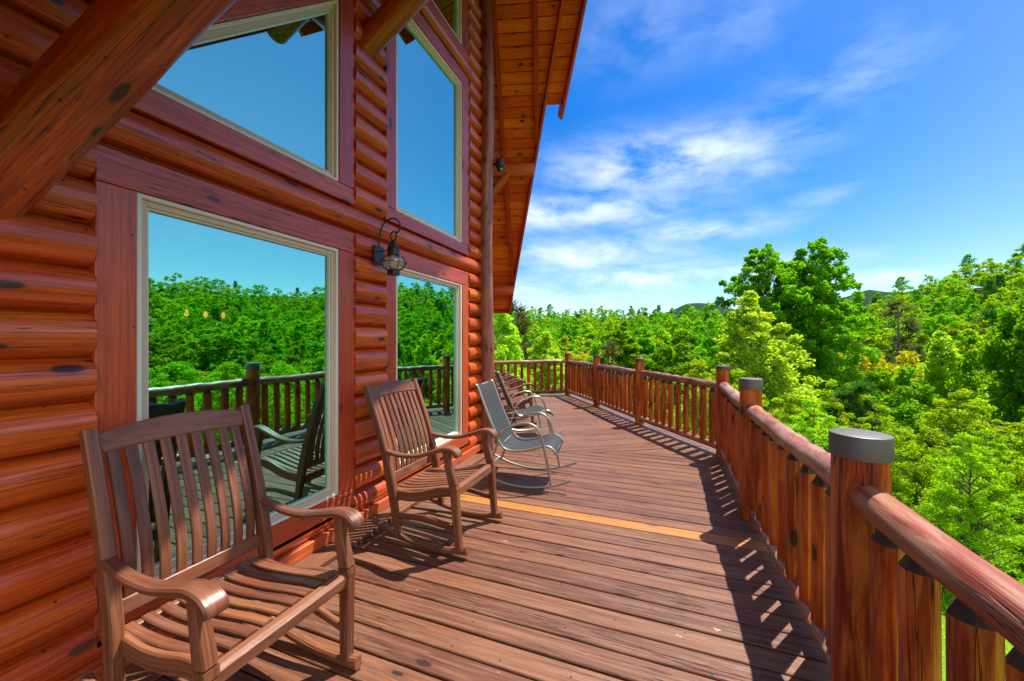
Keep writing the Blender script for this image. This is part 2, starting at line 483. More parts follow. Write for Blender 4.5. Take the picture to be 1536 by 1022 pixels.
GREEN = {
 'tulip': leaf_mat('leaf_tulip', (.110, .330, .007), (.205, .440, .010), (.150, .38, .007)),
 'lime': leaf_mat('leaf_lime', (.300, .610, .030), (.480, .760, .060), (.370, .67, .04)),
 'oak': leaf_mat('leaf_oak', (.155, .315, .005), (.285, .430, .007), (.210, .36, .006)),
 'fresh': leaf_mat('leaf_fresh', (.095, .310, .006), (.185, .430, .008), (.135, .37, .007)),
 'sap': leaf_mat('leaf_sapling', (.210, .430, .005), (.400, .600, .009), (.280, .50, .007)),
 'yellow': leaf_mat('leaf_yellow', (.240, .420, .007), (.360, .520, .012), (.290, .46, .008)),
 'gold': leaf_mat('leaf_gold', (.330, .360, .014), (.440, .400, .018), (.380, .35, .014), hue=.012),
 'pine': leaf_mat('leaf_pine', (.050, .190, .024), (.100, .260, .030), (.075, .22, .024), trans=.25),
 'grey': leaf_mat('leaf_grey', (.110, .135, .040), (.155, .175, .050), (.130, .155, .042), trans=.25),
}

# ----------------------------------------------------------------- roof helper
def roofz(p):
    return ZC - PITCH * abs((V((p[0], p[1], 0)) - CORNER).dot(T2))

# ----------------------------------------------------------------- the cabin
cabin = empty('log_cabin', CORNER)
tag(cabin, 'orange stained log cabin with tall picture windows and a steep overhanging roof', 'cabin')
def child(o): o.parent = cabin; o.location = -CORNER; return o

SLOPE = .975
L_END = 4.95
def wline(l): return EYE + 2.43 + .98 * (4.65 - l - 2.115)     # slanted window heads, z over l

WINS = []   # (polygon (l,z), trim polygons)
def rect(l0, z0, l1, z1): return [(l0, z0), (l1, z0), (l1, z1), (l0, z1)]
wa0, wa1, wb0, wb1 = .575, 1.805, 2.461, 3.633
ta0, ta1, tb0, tb1 = .403, 1.94, 2.31, 3.771
for (l0, l1, t0, t1) in ((wa0, wa1, ta0, ta1), (wb0, wb1, tb0, tb1)):
    WINS.append((rect(l0, .32, l1, 2.12), [rect(t0, 2.12, t1, 2.275), rect(t0, .185, t1, .32), rect(t0, .32, l0, 2.12), rect(l1, .32, t1, 2.12)], (t0, .185, t1, 2.275, None)))
WINS.append((rect(wa0, 2.61, wa1, 4.51), [rect(ta0, 4.51, ta1, 4.665), rect(ta0, 2.49, ta1, 2.61), rect(ta0, 2.61, wa0, 4.51), rect(wa1, 2.61, ta1, 4.51)], (ta0, 2.49, ta1, 4.665, None)))
h = .20
WINS.append(([(wb0, 2.61), (wb1, 2.61), (wb1, wline(wb1)), (wb0, wline(wb0))],
             [rect(tb0, 2.49, tb1, 2.61), [(tb0, 2.61), (wb0, 2.61), (wb0, wline(wb0)), (tb0, wline(tb0))],
              [(wb1, 2.61), (tb1, 2.61), (tb1, wline(tb1)), (wb1, wline(wb1))],
              [(tb0, wline(tb0)), (tb1, wline(tb1)), (tb1, wline(tb1) + h), (tb0, wline(tb0) + h)]], (tb0, 2.49, tb1, 9, h)))
wc1 = 4.65 - 3.35
WINS.append(([(wa0, 4.96), (wc1, 4.96), (wc1, wline(wc1)), (wa0, wline(wa0))],
             [rect(ta0, 4.82, wc1 + .14, 4.96), [(ta0, 4.96), (wa0, 4.96), (wa0, wline(wa0)), (ta0, wline(ta0))],
              [(wc1, 4.96), (wc1 + .14, 4.96), (wc1 + .14, wline(wc1 + .14)), (wc1, wline(wc1))],
              [(ta0, wline(ta0)), (wc1 + .14, wline(wc1 + .14)), (wc1 + .14, wline(wc1 + .14) + h), (ta0, wline(ta0) + h)]], (ta0, 4.82, wc1 + .14, 9, h)))

def wall_half(D, N, main):
    def P(l, z, d): return CORNER + D * l + N * d + V((0, 0, z))
    mb = MB()
    pitch = .185; z0 = 1.5665 - 9 * pitch; ns = 12
    for c in range(32):
        zb = z0 + c * pitch
        off = mb.piece(); uo = mb.uo
        cache = {}
        def vert(l, z, d):
            key = (round(l, 4), round(z, 4), round(d, 4))
            if key not in cache:
                cache[key] = len(mb.v); mb.v.append(tuple(P(l, z, d)))
            return cache[key]
        prof = []
        for i in range(ns + 1):
            t = i / ns
            a = (t - .5) * 2
            prof.append((zb + t * pitch, -.052 + .082 * max(0, 1 - abs(a) ** 2.4) ** .62))
        arc = 0
        for i in range(ns):
            (za, da), (zc_, dc) = prof[i], prof[i + 1]
            al = math.hypot(zc_ - za, dc - da)
            zm = (za + zc_) / 2
            lmax = min(L_END, (ZC - .02 - zm) / SLOPE)
            if lmax <= .05 or zm < 0.03: arc += al; continue
            cuts = []
            for (_, _, (t0, b0, t1, b1, sl)) in WINS:
                if sl is None:
                    if b0 < zm < b1: cuts.append((t0, t1))
                elif zm > b0:
                    lx = 4.65 - 2.115 - (zm - h - EYE - 2.43) / .98     # where the slanted head is at this height
                    if lx > t0: cuts.append((t0, min(t1, lx)))
            segs = [(.02, lmax)]
            for (a, b) in cuts:
                ns_ = []
                for (p, q) in segs:
                    if b <= p or a >= q: ns_.append((p, q)); continue
                    if a > p: ns_.append((p, a))
                    if b < q: ns_.append((b, q))
                segs = ns_
            for (p, q) in segs:
                f = [vert(p, za, da), vert(q, za, da), vert(q, zc_, dc), vert(p, zc_, dc)]
                u = [(p + uo, off + arc), (q + uo, off + arc), (q + uo, off + arc + al), (p + uo, off + arc + al)]
                if main: f.reverse(); u.reverse()
                mb.f.append(f); mb.uv.append(u); mb.mi.append(0)
                for e in (p, q):
                    mb.add([P(e, za, da), P(e, zc_, dc), P(e, zc_, -.07), P(e, za, -.07)], [[0, 1, 2, 3]], [[(uo, off + za), (uo, off + zc_), (uo + .05, off + zc_), (uo + .05, off + za)]])
            arc += al
    child(mb.build('log_wall', M['log'], sharp=50))
    # skirting plank along the foot of the wall
    mb = MB(); mb.prism(rect(.06, .036, L_END, .115), lambda l, z, d: P(l, z, .05 + d), .06, .004)
    child(mb.build('skirting_board', M['trim']))
    for poly, trims, _ in WINS:
        pn = poly if sum(poly[i][0] * poly[(i + 1) % 4][1] - poly[(i + 1) % 4][0] * poly[i][1] for i in range(4)) > 0 else poly[::-1]
        mb = MB()
        gap = .0012
        for tp in trims: mb.prism(inset(tp, gap) if True else tp, lambda l, z, d: P(l, z, .012 + d), .075, .004)
        win = child(mb.build('window', M['trim']))
        fr = MB()
        def ring(i0, i1, d, th, mi):
            a, b = inset(pn, i0), inset(pn, i1)
            for i in range(len(a)):
                j = (i + 1) % len(a)
                fr.prism([a[i], a[j], b[j], b[i]], lambda l, z, q: P(l, z, d + q), th, .003, mi)
        ring(.002, .022, .006, .07, 0)
        ring(.022, .050, -.012, .05, 1)
        ring(.050, .060, -.022, .04, 0)
        f = fr.build('window_frame', [M['frame'], M['frame2']], win)
        mb = MB()
        g = inset(pn, .056)
        vs = [P(x, z, -.045) for (x, z) in g]
        mb.add(vs, [[0, 1, 2, 3] if not main else [3, 2, 1, 0]], [[(0, 0)] * 4])
        mb.build('pane', M['glass'], win, smooth=False)
    return P

P1 = wall_half(D1, N1, True)
P2 = wall_half(D2, N2, False)

# corner log column
mb = MB()
pts = [CORNER + AX * .05 + V((.012 * math.sin(z * 1.7), .010 * math.cos(z * 1.3), z)) for z in np.linspace(0.0, ZC - .05, 40)]
mb.tube(pts, [.108 - .0025 * i / 4 for i in range(40)], 20, wob=.012)
child(mb.build('corner_column', M['column'], sharp=60))

# interior: dark room shell with one far window opening, so the panes have depth behind them
mb = MB()
def inner(l, b): return CORNER - AX * b + T2 * l      # plan coordinates: across (T2) and back along the ridge
def quad(a, b, c, d, mi=0): mb.add([a, b, c, d], [[0, 1, 2, 3]], [[(0, 0), (1, 0), (1, 1), (0, 1)]], mi)
W_, B_ = 4.5, 8.0
def up(p, z): return V((p.x, p.y, z))
lo, hi = -.02, 2.35
quad(up(inner(-W_, B_), lo), up(inner(W_, B_), lo), up(inner(W_, .1), lo), up(inner(-W_, .1), lo))
for s in (-1, 1):
    quad(up(inner(s * W_, B_), lo), up(inner(s * W_, 1.4), lo), up(inner(s * W_, 1.4), ZC - PITCH * W_ - .06), up(inner(s * W_, B_), ZC - PITCH * W_ - .06))
# back wall in strips around its opening
o0, o1, ob, ot = -2.6, -1.2, .9, 2.2
for (a, b, z0, z1) in ((-W_, o0, lo, hi), (o1, W_, lo, hi), (o0, o1, lo, ob), (o0, o1, ot, hi)):
    quad(up(inner(a, B_), z0), up(inner(b, B_), z0), up(inner(b, B_), z1), up(inner(a, B_), z1))
quad(up(inner(-W_, B_), hi), up(inner(W_, B_), hi), up(inner(.05, B_), ZC - .06), up(inner(-.05, B_), ZC - .06))
mt = lambda l, z: up(inner(l, B_ - .03), z)
child(mb.build('interior_room', M['interior'], smooth=False))
mb = MB()
for t in (.5,):
    c = inner((o0 + o1) / 2, B_ - .03)
    mb.box(up(c, (ob + ot) / 2), .04, .05, ot - ob, ax=T2)
    mb.box(up(c, (ob + ot) / 2), o1 - o0, .05, .05, ax=T2)
child(mb.build('window_sash', M['interior']))

# roof ------------------------------------------------------------
TAU1, TAU_END, A_BACK, TAU0, W_PEAK = 1.50, 4.72, -8.3, .40, 1.92
def aedge(tau, w): return 1.037 * w - .28 * abs(tau)
def RP(sign):
    nz = V((T2.x * sign * PITCH, T2.y * sign * PITCH, 1)).normalized()
    def f(a, t, d):   # a along ridge, t = |tau|, d measured DOWN from the underside
        p = CORNER + AX * a + T2 * (sign * t) + V((0, 0, ZC - PITCH * t))
        return p - nz * d
    return f, nz
roof = None
for sign in (1, -1):
    f, nz = RP(sign)
    W_OUT, W_IN = (1.50, 1.20) if sign > 0 else (1.85, 1.50)
    mb = MB(); t = 0.0
    while t < TAU_END - .01:
        t1 = min(t + .118, TAU_END)
        w = W_PEAK - .02 if t1 <= TAU0 + .06 else W_OUT - .02 if t1 <= TAU1 + .06 else W_IN - .02
        tg = t1 - .005
        poly = [(A_BACK, t), (aedge(t, w), t), (aedge(tg, w), tg), (A_BACK, tg)]
        mb.prism(poly, f, .03, .008)
        t = t1
    so = mb.build('soffit', M['soffit'])
    # roof deck and shingles above the boards
    mb = MB()
    for (ta, tb, w) in ((0, TAU0, W_PEAK), (TAU0, TAU1 + .03, W_OUT), (TAU1 + .03, TAU_END, W_IN)):
        mb.prism([(A_BACK, ta), (aedge(ta, w), ta), (aedge(tb, w), tb), (A_BACK, tb)], lambda a, t_, d: f(a, t_, -.034 + d), .13, .004)
    ro = child(mb.build('roof', M['shingle']))
    so.parent = ro
    for a in (.08, .69):
        te = min(TAU_END, (1.037 * W_IN - a) / .28 - .05)
        mb = MB(); mb.bar([f(a, .05, .045), f(a, te, .045)], .07, .09, AX, .004)
        mb.build('rafter', M['rafter'], ro)
    for a in np.arange(-.53, A_BACK, -.61):
        mb = MB(); mb.bar([f(a, .05, .045), f(a, TAU_END, .045)], .07, .09, AX, .004); mb.build('rafter', M['rafter'], ro)
    def barge(w, t0, t1, d0, dep):
        mb = MB()
        n = (N2 if sign > 0 else N1)
        mb.bar([f(aedge(t0, w), t0, d0), f(aedge(t1, w), t1, d0)], .045, dep, n, .004)
        mb.build('barge_board', M['rafter'], ro)
    barge(W_IN, .10, TAU_END + .03, .052, .13)
    barge(W_OUT, TAU0 if sign > 0 else 0, TAU1 + .16, .02, .24)
    if sign > 0: barge(W_PEAK, .0, TAU0 + .02, .02, .24)
    mb = MB(); mb.bar([f(A_BACK, TAU_END + .025, .0), f(aedge(TAU_END, W_IN), TAU_END + .025, .0)], .16, .04, nz, .004)
    mb.build('fascia', M['rafter'], ro)
# purlins and knee braces
for sign, taus in ((1, (2.12, 4.08)), (-1, (2.12, 3.86))):
    for t in taus:
        f, nz = RP(sign)
        z = ZC - PITCH * t - .135 - .105
        c = CORNER + T2 * (sign * t)
        a0 = -.28 * t - .1; a1 = aedge(t, 1.20 if sign > 0 else 1.5) - .02
        mb = MB()
        if sign > 0: mb.box(up(c + AX * ((a0 + a1) / 2), z), a1 - a0, .14, .21, ax=AX, bev=.006)
        else: mb.tube([up(c + AX * a, z) for a in np.linspace(a0, a1 - .12, 12)], .11, 20, wob=.01)
        child(mb.build('purlin', M['rafter'] if sign > 0 else M['brace'], sharp=60))
ridge_end = aedge(0, W_PEAK) - .1
mb = MB(); mb.tube([up(CORNER + AX * a, ZC - .28) for a in (-.1, ridge_end)], .12, 16, sub=6); child(mb.build('ridge_log', M['brace'], sharp=60))
def brace(base, k, r, ln, r0=None):
    mb = MB(); d = (AX + V((0, 0, k))).normalized()
    p0 = base - d * .10
    mb.tube([p0, p0 + d * (ln + .10)], [r0 or r, r], 28, wob=.010, sub=20)
    child(mb.build('knee_brace', M['brace'], sharp=60))
brace(V((-2.2, .62, EYE + .555)), .88, .108, 1.15)
brace(V((-2.2, 2.50, EYE + 2.40)), 1.0, .118, 1.05, .092)
for t in (2.12, 4.08):
    c = CORNER + T2 * t + AX * (-.28 * t + .0)
    brace(up(c, ZC - PITCH * t - 1.12), 1.12, .085, 1.08)

# lights inside, lit as seen faintly through the big pane
ch = empty('chandelier', (-5.6, 3.32, 1.86)); tag(ch, 'small lit fixture with three warm bulbs inside the room behind the big pane', 'chandelier')
mb = MB(); mb.box((0, 0, 0), .05, .62, .04); mb.tube([(0, 0, .02), (0, 0, 1.2)], .012, 8); mb.build('bar', M['black'], ch)
for y in (-.22, 0, .22):
    mb = MB(); mb.lathe((0, y, -.11), [(.001, 0), (.02, .015), (.026, .035), (.018, .06), (.01, .1)], 12); mb.build('bulb', M['bulb'], ch)

# ----------------------------------------------------------------- deck
U_END = 4.98; W_EDGE = 3.12
def Pd(x, y, d): return V((x, y, d))
mb = MB()
# first bay: boards square to wall one
s = -2.6; bw, gp = .1385, .011
yb = 3.108
k0 = math.floor((s - yb) / bw)
mitre = AX                   # mitre plane through the corner along the ridge axis
for k in range(k0, 40):
    y0, y1 = yb + k * bw, yb + (k + 1) * bw - gp
    poly = [(-2.28, y0), (-2.2 + W_EDGE - .002, y0), (-2.2 + W_EDGE - .002, y1), (-2.28, y1)]
    # stay on the near side of the mitre: T2.(p-corner) <= -gap
    poly = clip(poly, -T2.x, -T2.y, T2.dot(CORNER) - .004)
    if len(poly) < 3: continue
    mb.prism(poly, lambda x, y, d, z=random.uniform(-.0015, .0015): V((x, y, z + d)), .036, .004, 1 if k == 0 else 0, grain=(1, 0))
# second bay: boards square to wall two
for k in range(-14, 60):
    u0 = k * bw; u1 = u0 + bw - gp
    if u0 > U_END: break
    a = lambda w, u: (CORNER + N2 * w + D2 * u).to_2d()
    w0 = -.08 if u1 < 4.6 else -3.4
    poly = [tuple(a(w0, u0)), tuple(a(W_EDGE - .145, u0)), tuple(a(W_EDGE - .145, u1)), tuple(a(w0, u1))]
    poly = clip(poly, T2.x, T2.y, -T2.dot(CORNER) - .004)
    if len(poly) < 3: continue
    mb.prism(poly, lambda x, y, d, z=random.uniform(-.0015, .0015): V((x, y, z + d)), .036, .004, 0, grain=tuple(N2.to_2d()))
# border board along the far outer edge
poly = [tuple((CORNER + N2 * w + D2 * u).to_2d()) for (w, u) in ((W_EDGE - .14, -1.2), (W_EDGE, -1.2), (W_EDGE, U_END), (W_EDGE - .14, U_END))]
mb.prism(clip(poly, T2.x, T2.y, -T2.dot(CORNER) - .004), lambda x, y, d: V((x, y, .001 + d)), .036, .004, 0)
deck = mb.build('deck', [M['deck'], M['newboard']]); tag(deck, kind='structure')
# raised ledger plank at the foot of the wall, rim joists and supports
mb = MB()
mb.box((-2.11, (L_END and (4.35 - .3) / 2), .0185), 4.65, .22, .034, ax=(0, 1, 0), bev=.004)
o = mb.build('ledger_plank', M['deck']); tag(o, kind='structure'); o.parent = deck
mb = MB()
mb.box((-2.2 + W_EDGE - .03, 1.47, -.165), 8.0, .04, .24, ax=(0, 1, 0))
c = CORNER + N2 * (W_EDGE - .03) + D2 * 2.08
mb.box(up(c, -.165), 5.7, .04, .24, ax=D2)
for y in np.arange(-2, 5.3, .9): mb.box((-.66, y, -.165), 3.0, .04, .22, ax=(1, 0, 0))
for u in np.arange(.2, 4.9, .9): mb.box(up(CORNER + N2 * 1.52 + D2 * u, -.165), 3.0, .04, .22, ax=N2)
for (x, y) in ((.78, -1.8), (.78, 1.8), (.78, 5.3), (-.95, 8.0), (-2.3, 10.1), (-2.9, 9.0)):
    mb.box((x, y, -1.9), .15, .15, 3.2, ax=(1, 0, 0))
o = mb.build('deck_frame', M['rafter']); tag(o, kind='structure'); o.parent = deck

# ----------------------------------------------------------------- railing
rail = empty('log_railing', (.72, 1.81, 0))
tag(rail, 'red-brown log railing with round posts and peeled balusters round the deck edge', 'railing')
def rchild(mb, name, mats, sharp=40):
    o = mb.build(name, mats, rail, sharp=sharp); o.location = -rail.location; return o
E6 = V((-2.3, 10.2, 0))
POSTS = [V((.70, -1.85, 0)), V((.70, -.02, 0)), V((.70, 1.81, 0)), V((.70, 3.66, 0)), V((.74, 5.45, 0)), V((-.32, 7.07, 0)), V((-1.3, 8.67, 0)), E6,
         E6 - N2 * 2.15, E6 - N2 * 4.1]
PR = [.082, .082, .086, .080, .076, .074, .074, .074, .074, .074]
TOP = [1.10, 1.10, 1.105, 1.14, 1.135, 1.14, 1.125, 1.11, 1.11, 1.11]
for i, (p, r, tp) in enumerate(zip(POSTS, PR, TOP)):
    mb = MB(); mb.tube([p + V((0, 0, z)) for z in (-.3, .1, .5, .8, tp - .02)], [r * 1.02, r, r, r, r * .98], 28, wob=.014, sub=8)
    po = rchild(mb, 'post', M['rail'], 60)
    mb = MB(); cr = r + .006; hh = .085 if i in (2, 3, 1, 0) else .05
    mb.lathe(p + V((0, 0, tp - hh)), [(cr, 0), (cr, hh - .006), (cr - .002, hh - .002), (cr - .007, hh), (.001, hh + .001)], 40)
    mb.build('post_cap', M['capgrey'] if i in (0, 1, 2, 3) else M['capbrown'], po)
for i in range(len(POSTS) - 1):
    a, b = POSTS[i], POSTS[i + 1]; d = (b - a).normalized(); ln = (b - a).length
    near = i in (0, 1)
    n = 26
    pts = [a.lerp(b, t) + V((0, 0, .885 + .008 * math.sin(t * 5 + i))) for t in np.linspace(.02, .98, n)]
    r = .056 if i < 4 else .05
    mb = MB(); mb.tube(pts, [r * (1 + .07 * math.sin(q * 1.9 + i) * (0 if near else 1)) for q in range(n)], 24, wob=.014 if near else .042)
    rchild(mb, 'handrail', M['railred'] if near else M['railtop'], 60)
    mb = MB(); pts = [a.lerp(b, t) + V((0, 0, .105)) for t in np.linspace(.02, .98, n)]
    mb.tube(pts, .044, 16, wob=.035); rchild(mb, 'bottom_rail', M['railtop'], 60)
    nb = max(3, int(round((ln - .17) / .178)))
    for k in range(nb):
        t = (k + .5) / nb
        q = a + d * (.085 + t * (ln - .17))
        mb = MB(); r = .0425 + random.uniform(-.004, .004)
        z0, z1 = .10, .795 + random.uniform(-.015, .015)
        zz = [z0, z0 + .05, z0 + .2, .35, .55, .7, z1, z1 + .004, z1 + .045, .87]
        rr = [.02, r * .98, r, r * 1.02, r, r * 1.01, r, r * .99, r * .55, r * .5]
        nsd = 9
        ang = random.random()
        off = mb.piece(); vs, fs, uv = [], [], []
        jit = [random.uniform(.86, 1.07) for _ in range(nsd)]
        lean = (random.uniform(-.006, .006), random.uniform(-.006, .006))
        for (z, rad) in zip(zz, rr):
            for m in range(nsd):
                an = ang + 6.2832 * m / nsd
                rj = rad * jit[m] * (1 + .03 * math.sin(z * 9 + m * 2.1 + k))
                vs.append(q + V((rj * math.cos(an) + lean[0] * z, rj * math.sin(an) + lean[1] * z, z)))
        mis = []
        for j in range(len(zz) - 1):
            for m in range(nsd):
                m2 = (m + 1) % nsd
                fs.append([j * nsd + m, j * nsd + m2, (j + 1) * nsd + m2, (j + 1) * nsd + m])
                uv.append([(zz[j] + mb.uo, off + .03 * m), (zz[j] + mb.uo, off + .03 * (m + 1)), (zz[j + 1] + mb.uo, off + .03 * (m + 1)), (zz[j + 1] + mb.uo, off + .03 * m)])
                mis.append(1 if j >= len(zz) - 3 else 0)
        mb.add(vs, fs, uv); mb.mi = mis
        rchild(mb, 'baluster', [M['rail'], M['endgrain']], 26)

# ----------------------------------------------------------------- wooden rocking chair
def make_rocker():
    t = empty('rocking_chair')
    hw = .285
    for s in (-1, 1):
        y = s * hw
        mb = MB()
        xs = np.linspace(-.42, .37, 18)
        mb.bar([(x, y, .024 + (x - .09) ** 2 / 2.5) for x in xs], .040, [.036 + .012 * max(0, (x - .25) / .1) for x in xs], (0, 1, 0), .008)
        mb.build('rocker', M['chair'], t)
        mb = MB()
        mb.bar([(-.19, y, .045), (-.225, y, .25), (-.255, y, .42), (-.305, y, .62), (-.385, y, .86), (-.485, y, 1.11)], .042, [.05, .052, .07, .058, .05, .046], (0, 1, 0), .006, smooth=4)
        mb.build('rear_leg', M['chair'], t)
        mb = MB()
        mb.bar([(.305, y, .045), (.287, y, .25), (.272, y, .44)], .046, [.044, .05, .056], (0, 1, 0), .005)
        mb.bar([(.2715, y, .443), (.266, y, .476)], .049, .059, (0, 1, 0), .003)
        mb.bar([(.265, y, .479), (.252, y, .52), (.222, y, .62), (.208, y, .70)], .046, [.06, .058, .044, .05], (0, 1, 0), .005, smooth=4)
        mb.build('front_leg', M['chair'], t)
        mb = MB()
        ya = y + s * .006
        mb.bar([(-.315, y, .655), (-.25, ya, .640), (-.13, ya, .632), (.0, ya, .650), (.12, ya, .690), (.20, ya, .715), (.26, ya, .714), (.295, ya, .695), (.302, ya, .672)],
               [.042, .046, .052, .060, .068, .072, .074, .074, .072], [.026, .026, .026, .026, .028, .031, .035, .036, .026], (0, 1, 0), .007, smooth=5)
        mb.build('armrest', M['chair'], t)
        mb = MB()
        mb.bar([(-.22, y, .19), (-.1, y, .205), (.05, y, .215), (.18, y, .20), (.28, y, .185)], .026, .036, (0, 1, 0), .005, smooth=3)
        mb.build('stretcher', M['chair'], t)
    mb = MB()      # seat: nine front-to-back slats, side rails and a thick front rail
    for k in range(9):
        y = -.232 + k * .058
        mb.bar([(-.275, y, .362), (-.20, y, .362), (-.10, y, .374), (.02, y, .397), (.13, y, .424), (.235, y, .443)], .040, .018, (0, 1, 0), .004, smooth=4)
    for s in (-1, 1):
        mb.bar([(-.25, s * .262, .335), (-.1, s * .262, .340), (.02, s * .262, .365), (.14, s * .262, .405), (.25, s * .262, .422)], .028, [.075, .07, .07, .07, .065], (0, 1, 0), .006, smooth=4)
    mb.bar([(.266, -.262, .425), (.266, .262, .425)], .052, .072, (1, 0, 0), .014)
    mb.bar([(-.262, -.262, .335), (-.262, .262, .335)], .028, .06, (1, 0, 0), .005)
    mb.build('seat', M['chair'], t)
    mb = MB()      # backrest: nine curved slats between a crest rail and a lower rail
    for k in range(9):
        y = -.228 + k * .057
        mb.bar([(-.285, y, .47), (-.292, y, .56), (-.313, y, .66), (-.352, y, .78), (-.403, y, .91), (-.455, y, 1.03)], .038, .014, (0, 1, 0), .003, smooth=4)
    mb.bar([(-.281, -.264, .447), (-.281, .264, .447)], .026, .062, (1, 0, .22), .005)
    yy = np.linspace(-.264, .264, 11)
    mb.bar([(-.463 - .010 * (1 - (y / .264) ** 2), y, 1.052 + .020 * (1 - (y / .264) ** 2)) for y in yy], .028, [.082 + .020 * (1 - (y / .264) ** 2) for y in yy], (1, 0, .40), .006)
    mb.build('backrest', M['chair'], t)
    return t

def place(o, pos, fwd):
    o.location = (pos[0], pos[1], 0); o.rotation_euler = (0, 0, math.atan2(fwd[1], fwd[0]))

rk = make_rocker(); km = kid_map(rk)
GC = 'wooden rocking chairs lined up on the deck'
place(rk, (-1.57, 1.065), (1, -.01))
th = R(5.5); rk.rotation_euler = (0, th, math.atan2(-.01, 1)); rk.scale = (1, 1, .955)      # rocked a little forward: the rocker's arc still touches the boards
rk.location.z = 1.25 * .955 - (1.25 * .955 * math.cos(th) - .09 * math.sin(th)); rk.location.x -= .045
tag(rk, 'brown slatted wooden rocking chair nearest the camera, in front of the large picture window', 'rocking chair', GC)
specs = [((-1.55, 2.575), (1, -.02), 'brown slatted wooden rocking chair below the black wall lantern, before the narrower window'),
         (None, None, 'wooden rocking chair directly behind the second grey sling rocker, beyond the corner column'),
         (None, None, 'wooden rocking chair in the middle of the far row of three past the corner column'),
         (None, None, 'farthest wooden rocking chair, nearest the end of the deck railing')]
for i, (pos, fwd, lab) in enumerate(specs):
    c = copy_tree(rk, km); c.rotation_euler = (0, 0, 0); c.scale = (1, 1, 1)
    if pos is None:
        u = (1.52, 2.36, 3.2)[i - 1]
        q = CORNER + N2 * .70 + D2 * u; pos, fwd = q, N2
    place(c, pos, fwd); tag(c, lab, 'rocking chair', GC)

# ----------------------------------------------------------------- sling rocker
def make_sling():
    t = empty('sling_rocker')
    def cat(p, k=6): return catmull([V(q) for q in p], [[0] * len(p)], k)[0]
    side = [(-.515, 1.0), (-.49, .985), (-.40, .76), (-.30, .53), (-.255, .43), (-.20, .375), (-.10, .36), (.05, .385), (.18, .425), (.25, .425), (.30, .385), (.315, .345)]
    for s in (-1, 1):
        y = s * .285
        mb = MB(); xs = np.linspace(-.48, .46, 18)
        mb.tube([(x, y, .014 + x * x / 1.95) for x in xs], .0135, 10)
        mb.build('rocker', M['alu'], t)
        mb = MB()
        p = cat([(.275, y, .05), (.235, y, .25), (.19, y, .46), (.155, y, .565), (.10, y, .622), (.02, y, .638), (-.10, y, .612), (-.20, y, .555), (-.265, y, .485), (-.285, y * .9, .45)])
        mb.tube(p, .0125, 10)
        mb.build('armrest', M['alu'], t)
        mb = MB(); mb.tube([(-.40, y, .098), (-.33, y, .27), (-.265, y * .9, .44)], .0125, 10)
        mb.build('rear_leg', M['alu'], t)
        mb = MB(); mb.tube(cat([(x, s * .245, z - .012) for (x, z) in side]), .0125, 10)
        mb.build('seat_rail', M['alu'], t)
    mb = MB()
    for (x, z, w) in ((.30, .36, .245), (-.25, .40, .245), (-.505, .985, .245), (-.43, .108, .285)):
        mb.tube([(x, -w, z), (x, w, z)], .011, 10)
    mb.build('crossbar', M['alu'], t)
    mb = MB()
    pts = cat([(x, 0, z) for (x, z) in side], 5); nY = 7
    vs = []
    for j, p in enumerate(pts):
        for layer in (0, 1):
            for k in range(nY):
                y = -.243 + .486 * k / (nY - 1); sag = .012 * (1 - (y / .243) ** 2)
                vs.append((p.x + sag * .3, y, p.z - sag - .004 * layer))
    fs, uv = [], []
    w = 2 * nY
    for j in range(len(pts) - 1):
        for k in range(nY - 1):
            a = j * w + k
            fs.append([a, a + 1, a + w + 1, a + w]); uv.append([(0, 0)] * 4)
            a += nY
            fs.append([a, a + w, a + w + 1, a + 1]); uv.append([(0, 0)] * 4)
    mb.add(vs, fs, uv); mb.build('sling', M['sling'], t, sharp=60)
    return t
sl = make_sling(); km = kid_map(sl)
GS = 'grey sling patio rockers'
place(sl, (-1.27, 3.855), (.994, .10))
tag(sl, 'grey mesh sling rocker with bent metal tube arms, beside the corner log column', 'patio chair', GS)
c = copy_tree(sl, km); q = CORNER + N2 * .78 + D2 * .62; place(c, q, N2)
tag(c, 'second grey sling rocker, half hidden behind the first one and the corner column', 'patio chair', GS)

# ----------------------------------------------------------------- wall lantern
la = empty('wall_lantern', (-2.165, 2.57, EYE + .70))
tag(la, 'black onion wall lantern with curled hook on the logs between the windows', 'lantern')
mb = MB(); mb.box((.010, 0, 0), .15, .11, .02, ax=(0, 0, 1), up=(1, 0, 0), bev=.004); mb.build('backplate', M['black'], la)
mb = MB()
cz = .165
p = [(.015, 0, .06), (.02, 0, .14), (.04, 0, .22), (.09, 0, .275), (.16, 0, .285), (.215, 0, .25), (.225, 0, .205), (.20, 0, .17), (.178, 0, .172)]
mb.tube(catmull([V(q) for q in p], [[0] * len(p)], 6)[0], .0065, 8)
mb.tube([(.015, 0, .03), (.10, 0, .03)], .005, 8)
mb.build('hook_arm', M['black'], la)
LX = .160
mb = MB(); mb.tube([(LX + .029 * math.cos(a), .0, .143 + .036 * math.sin(a)) for a in np.linspace(0, 6.2832, 25)], .006, 8, caps=False); mb.build('ring', M['black'], la)
mb = MB()
mb.lathe((LX, 0, 0), [(.001, .112), (.012, .108), (.020, .095), (.042, .062), (.050, .040), (.052, .036), (.047, .034), (.047, -.012), (.052, -.016), (.001, -.017)], 28)
mb.build('cap', M['black'], la)
mb = MB()
mb.lathe((LX, 0, -.075), [(.044, .058), (.066, .045), (.082, .020), (.085, 0), (.080, -.022), (.064, -.045), (.044, -.056)], 28)
mb.build('glass_globe', M['lglass'], la, sharp=60)
mb = MB()
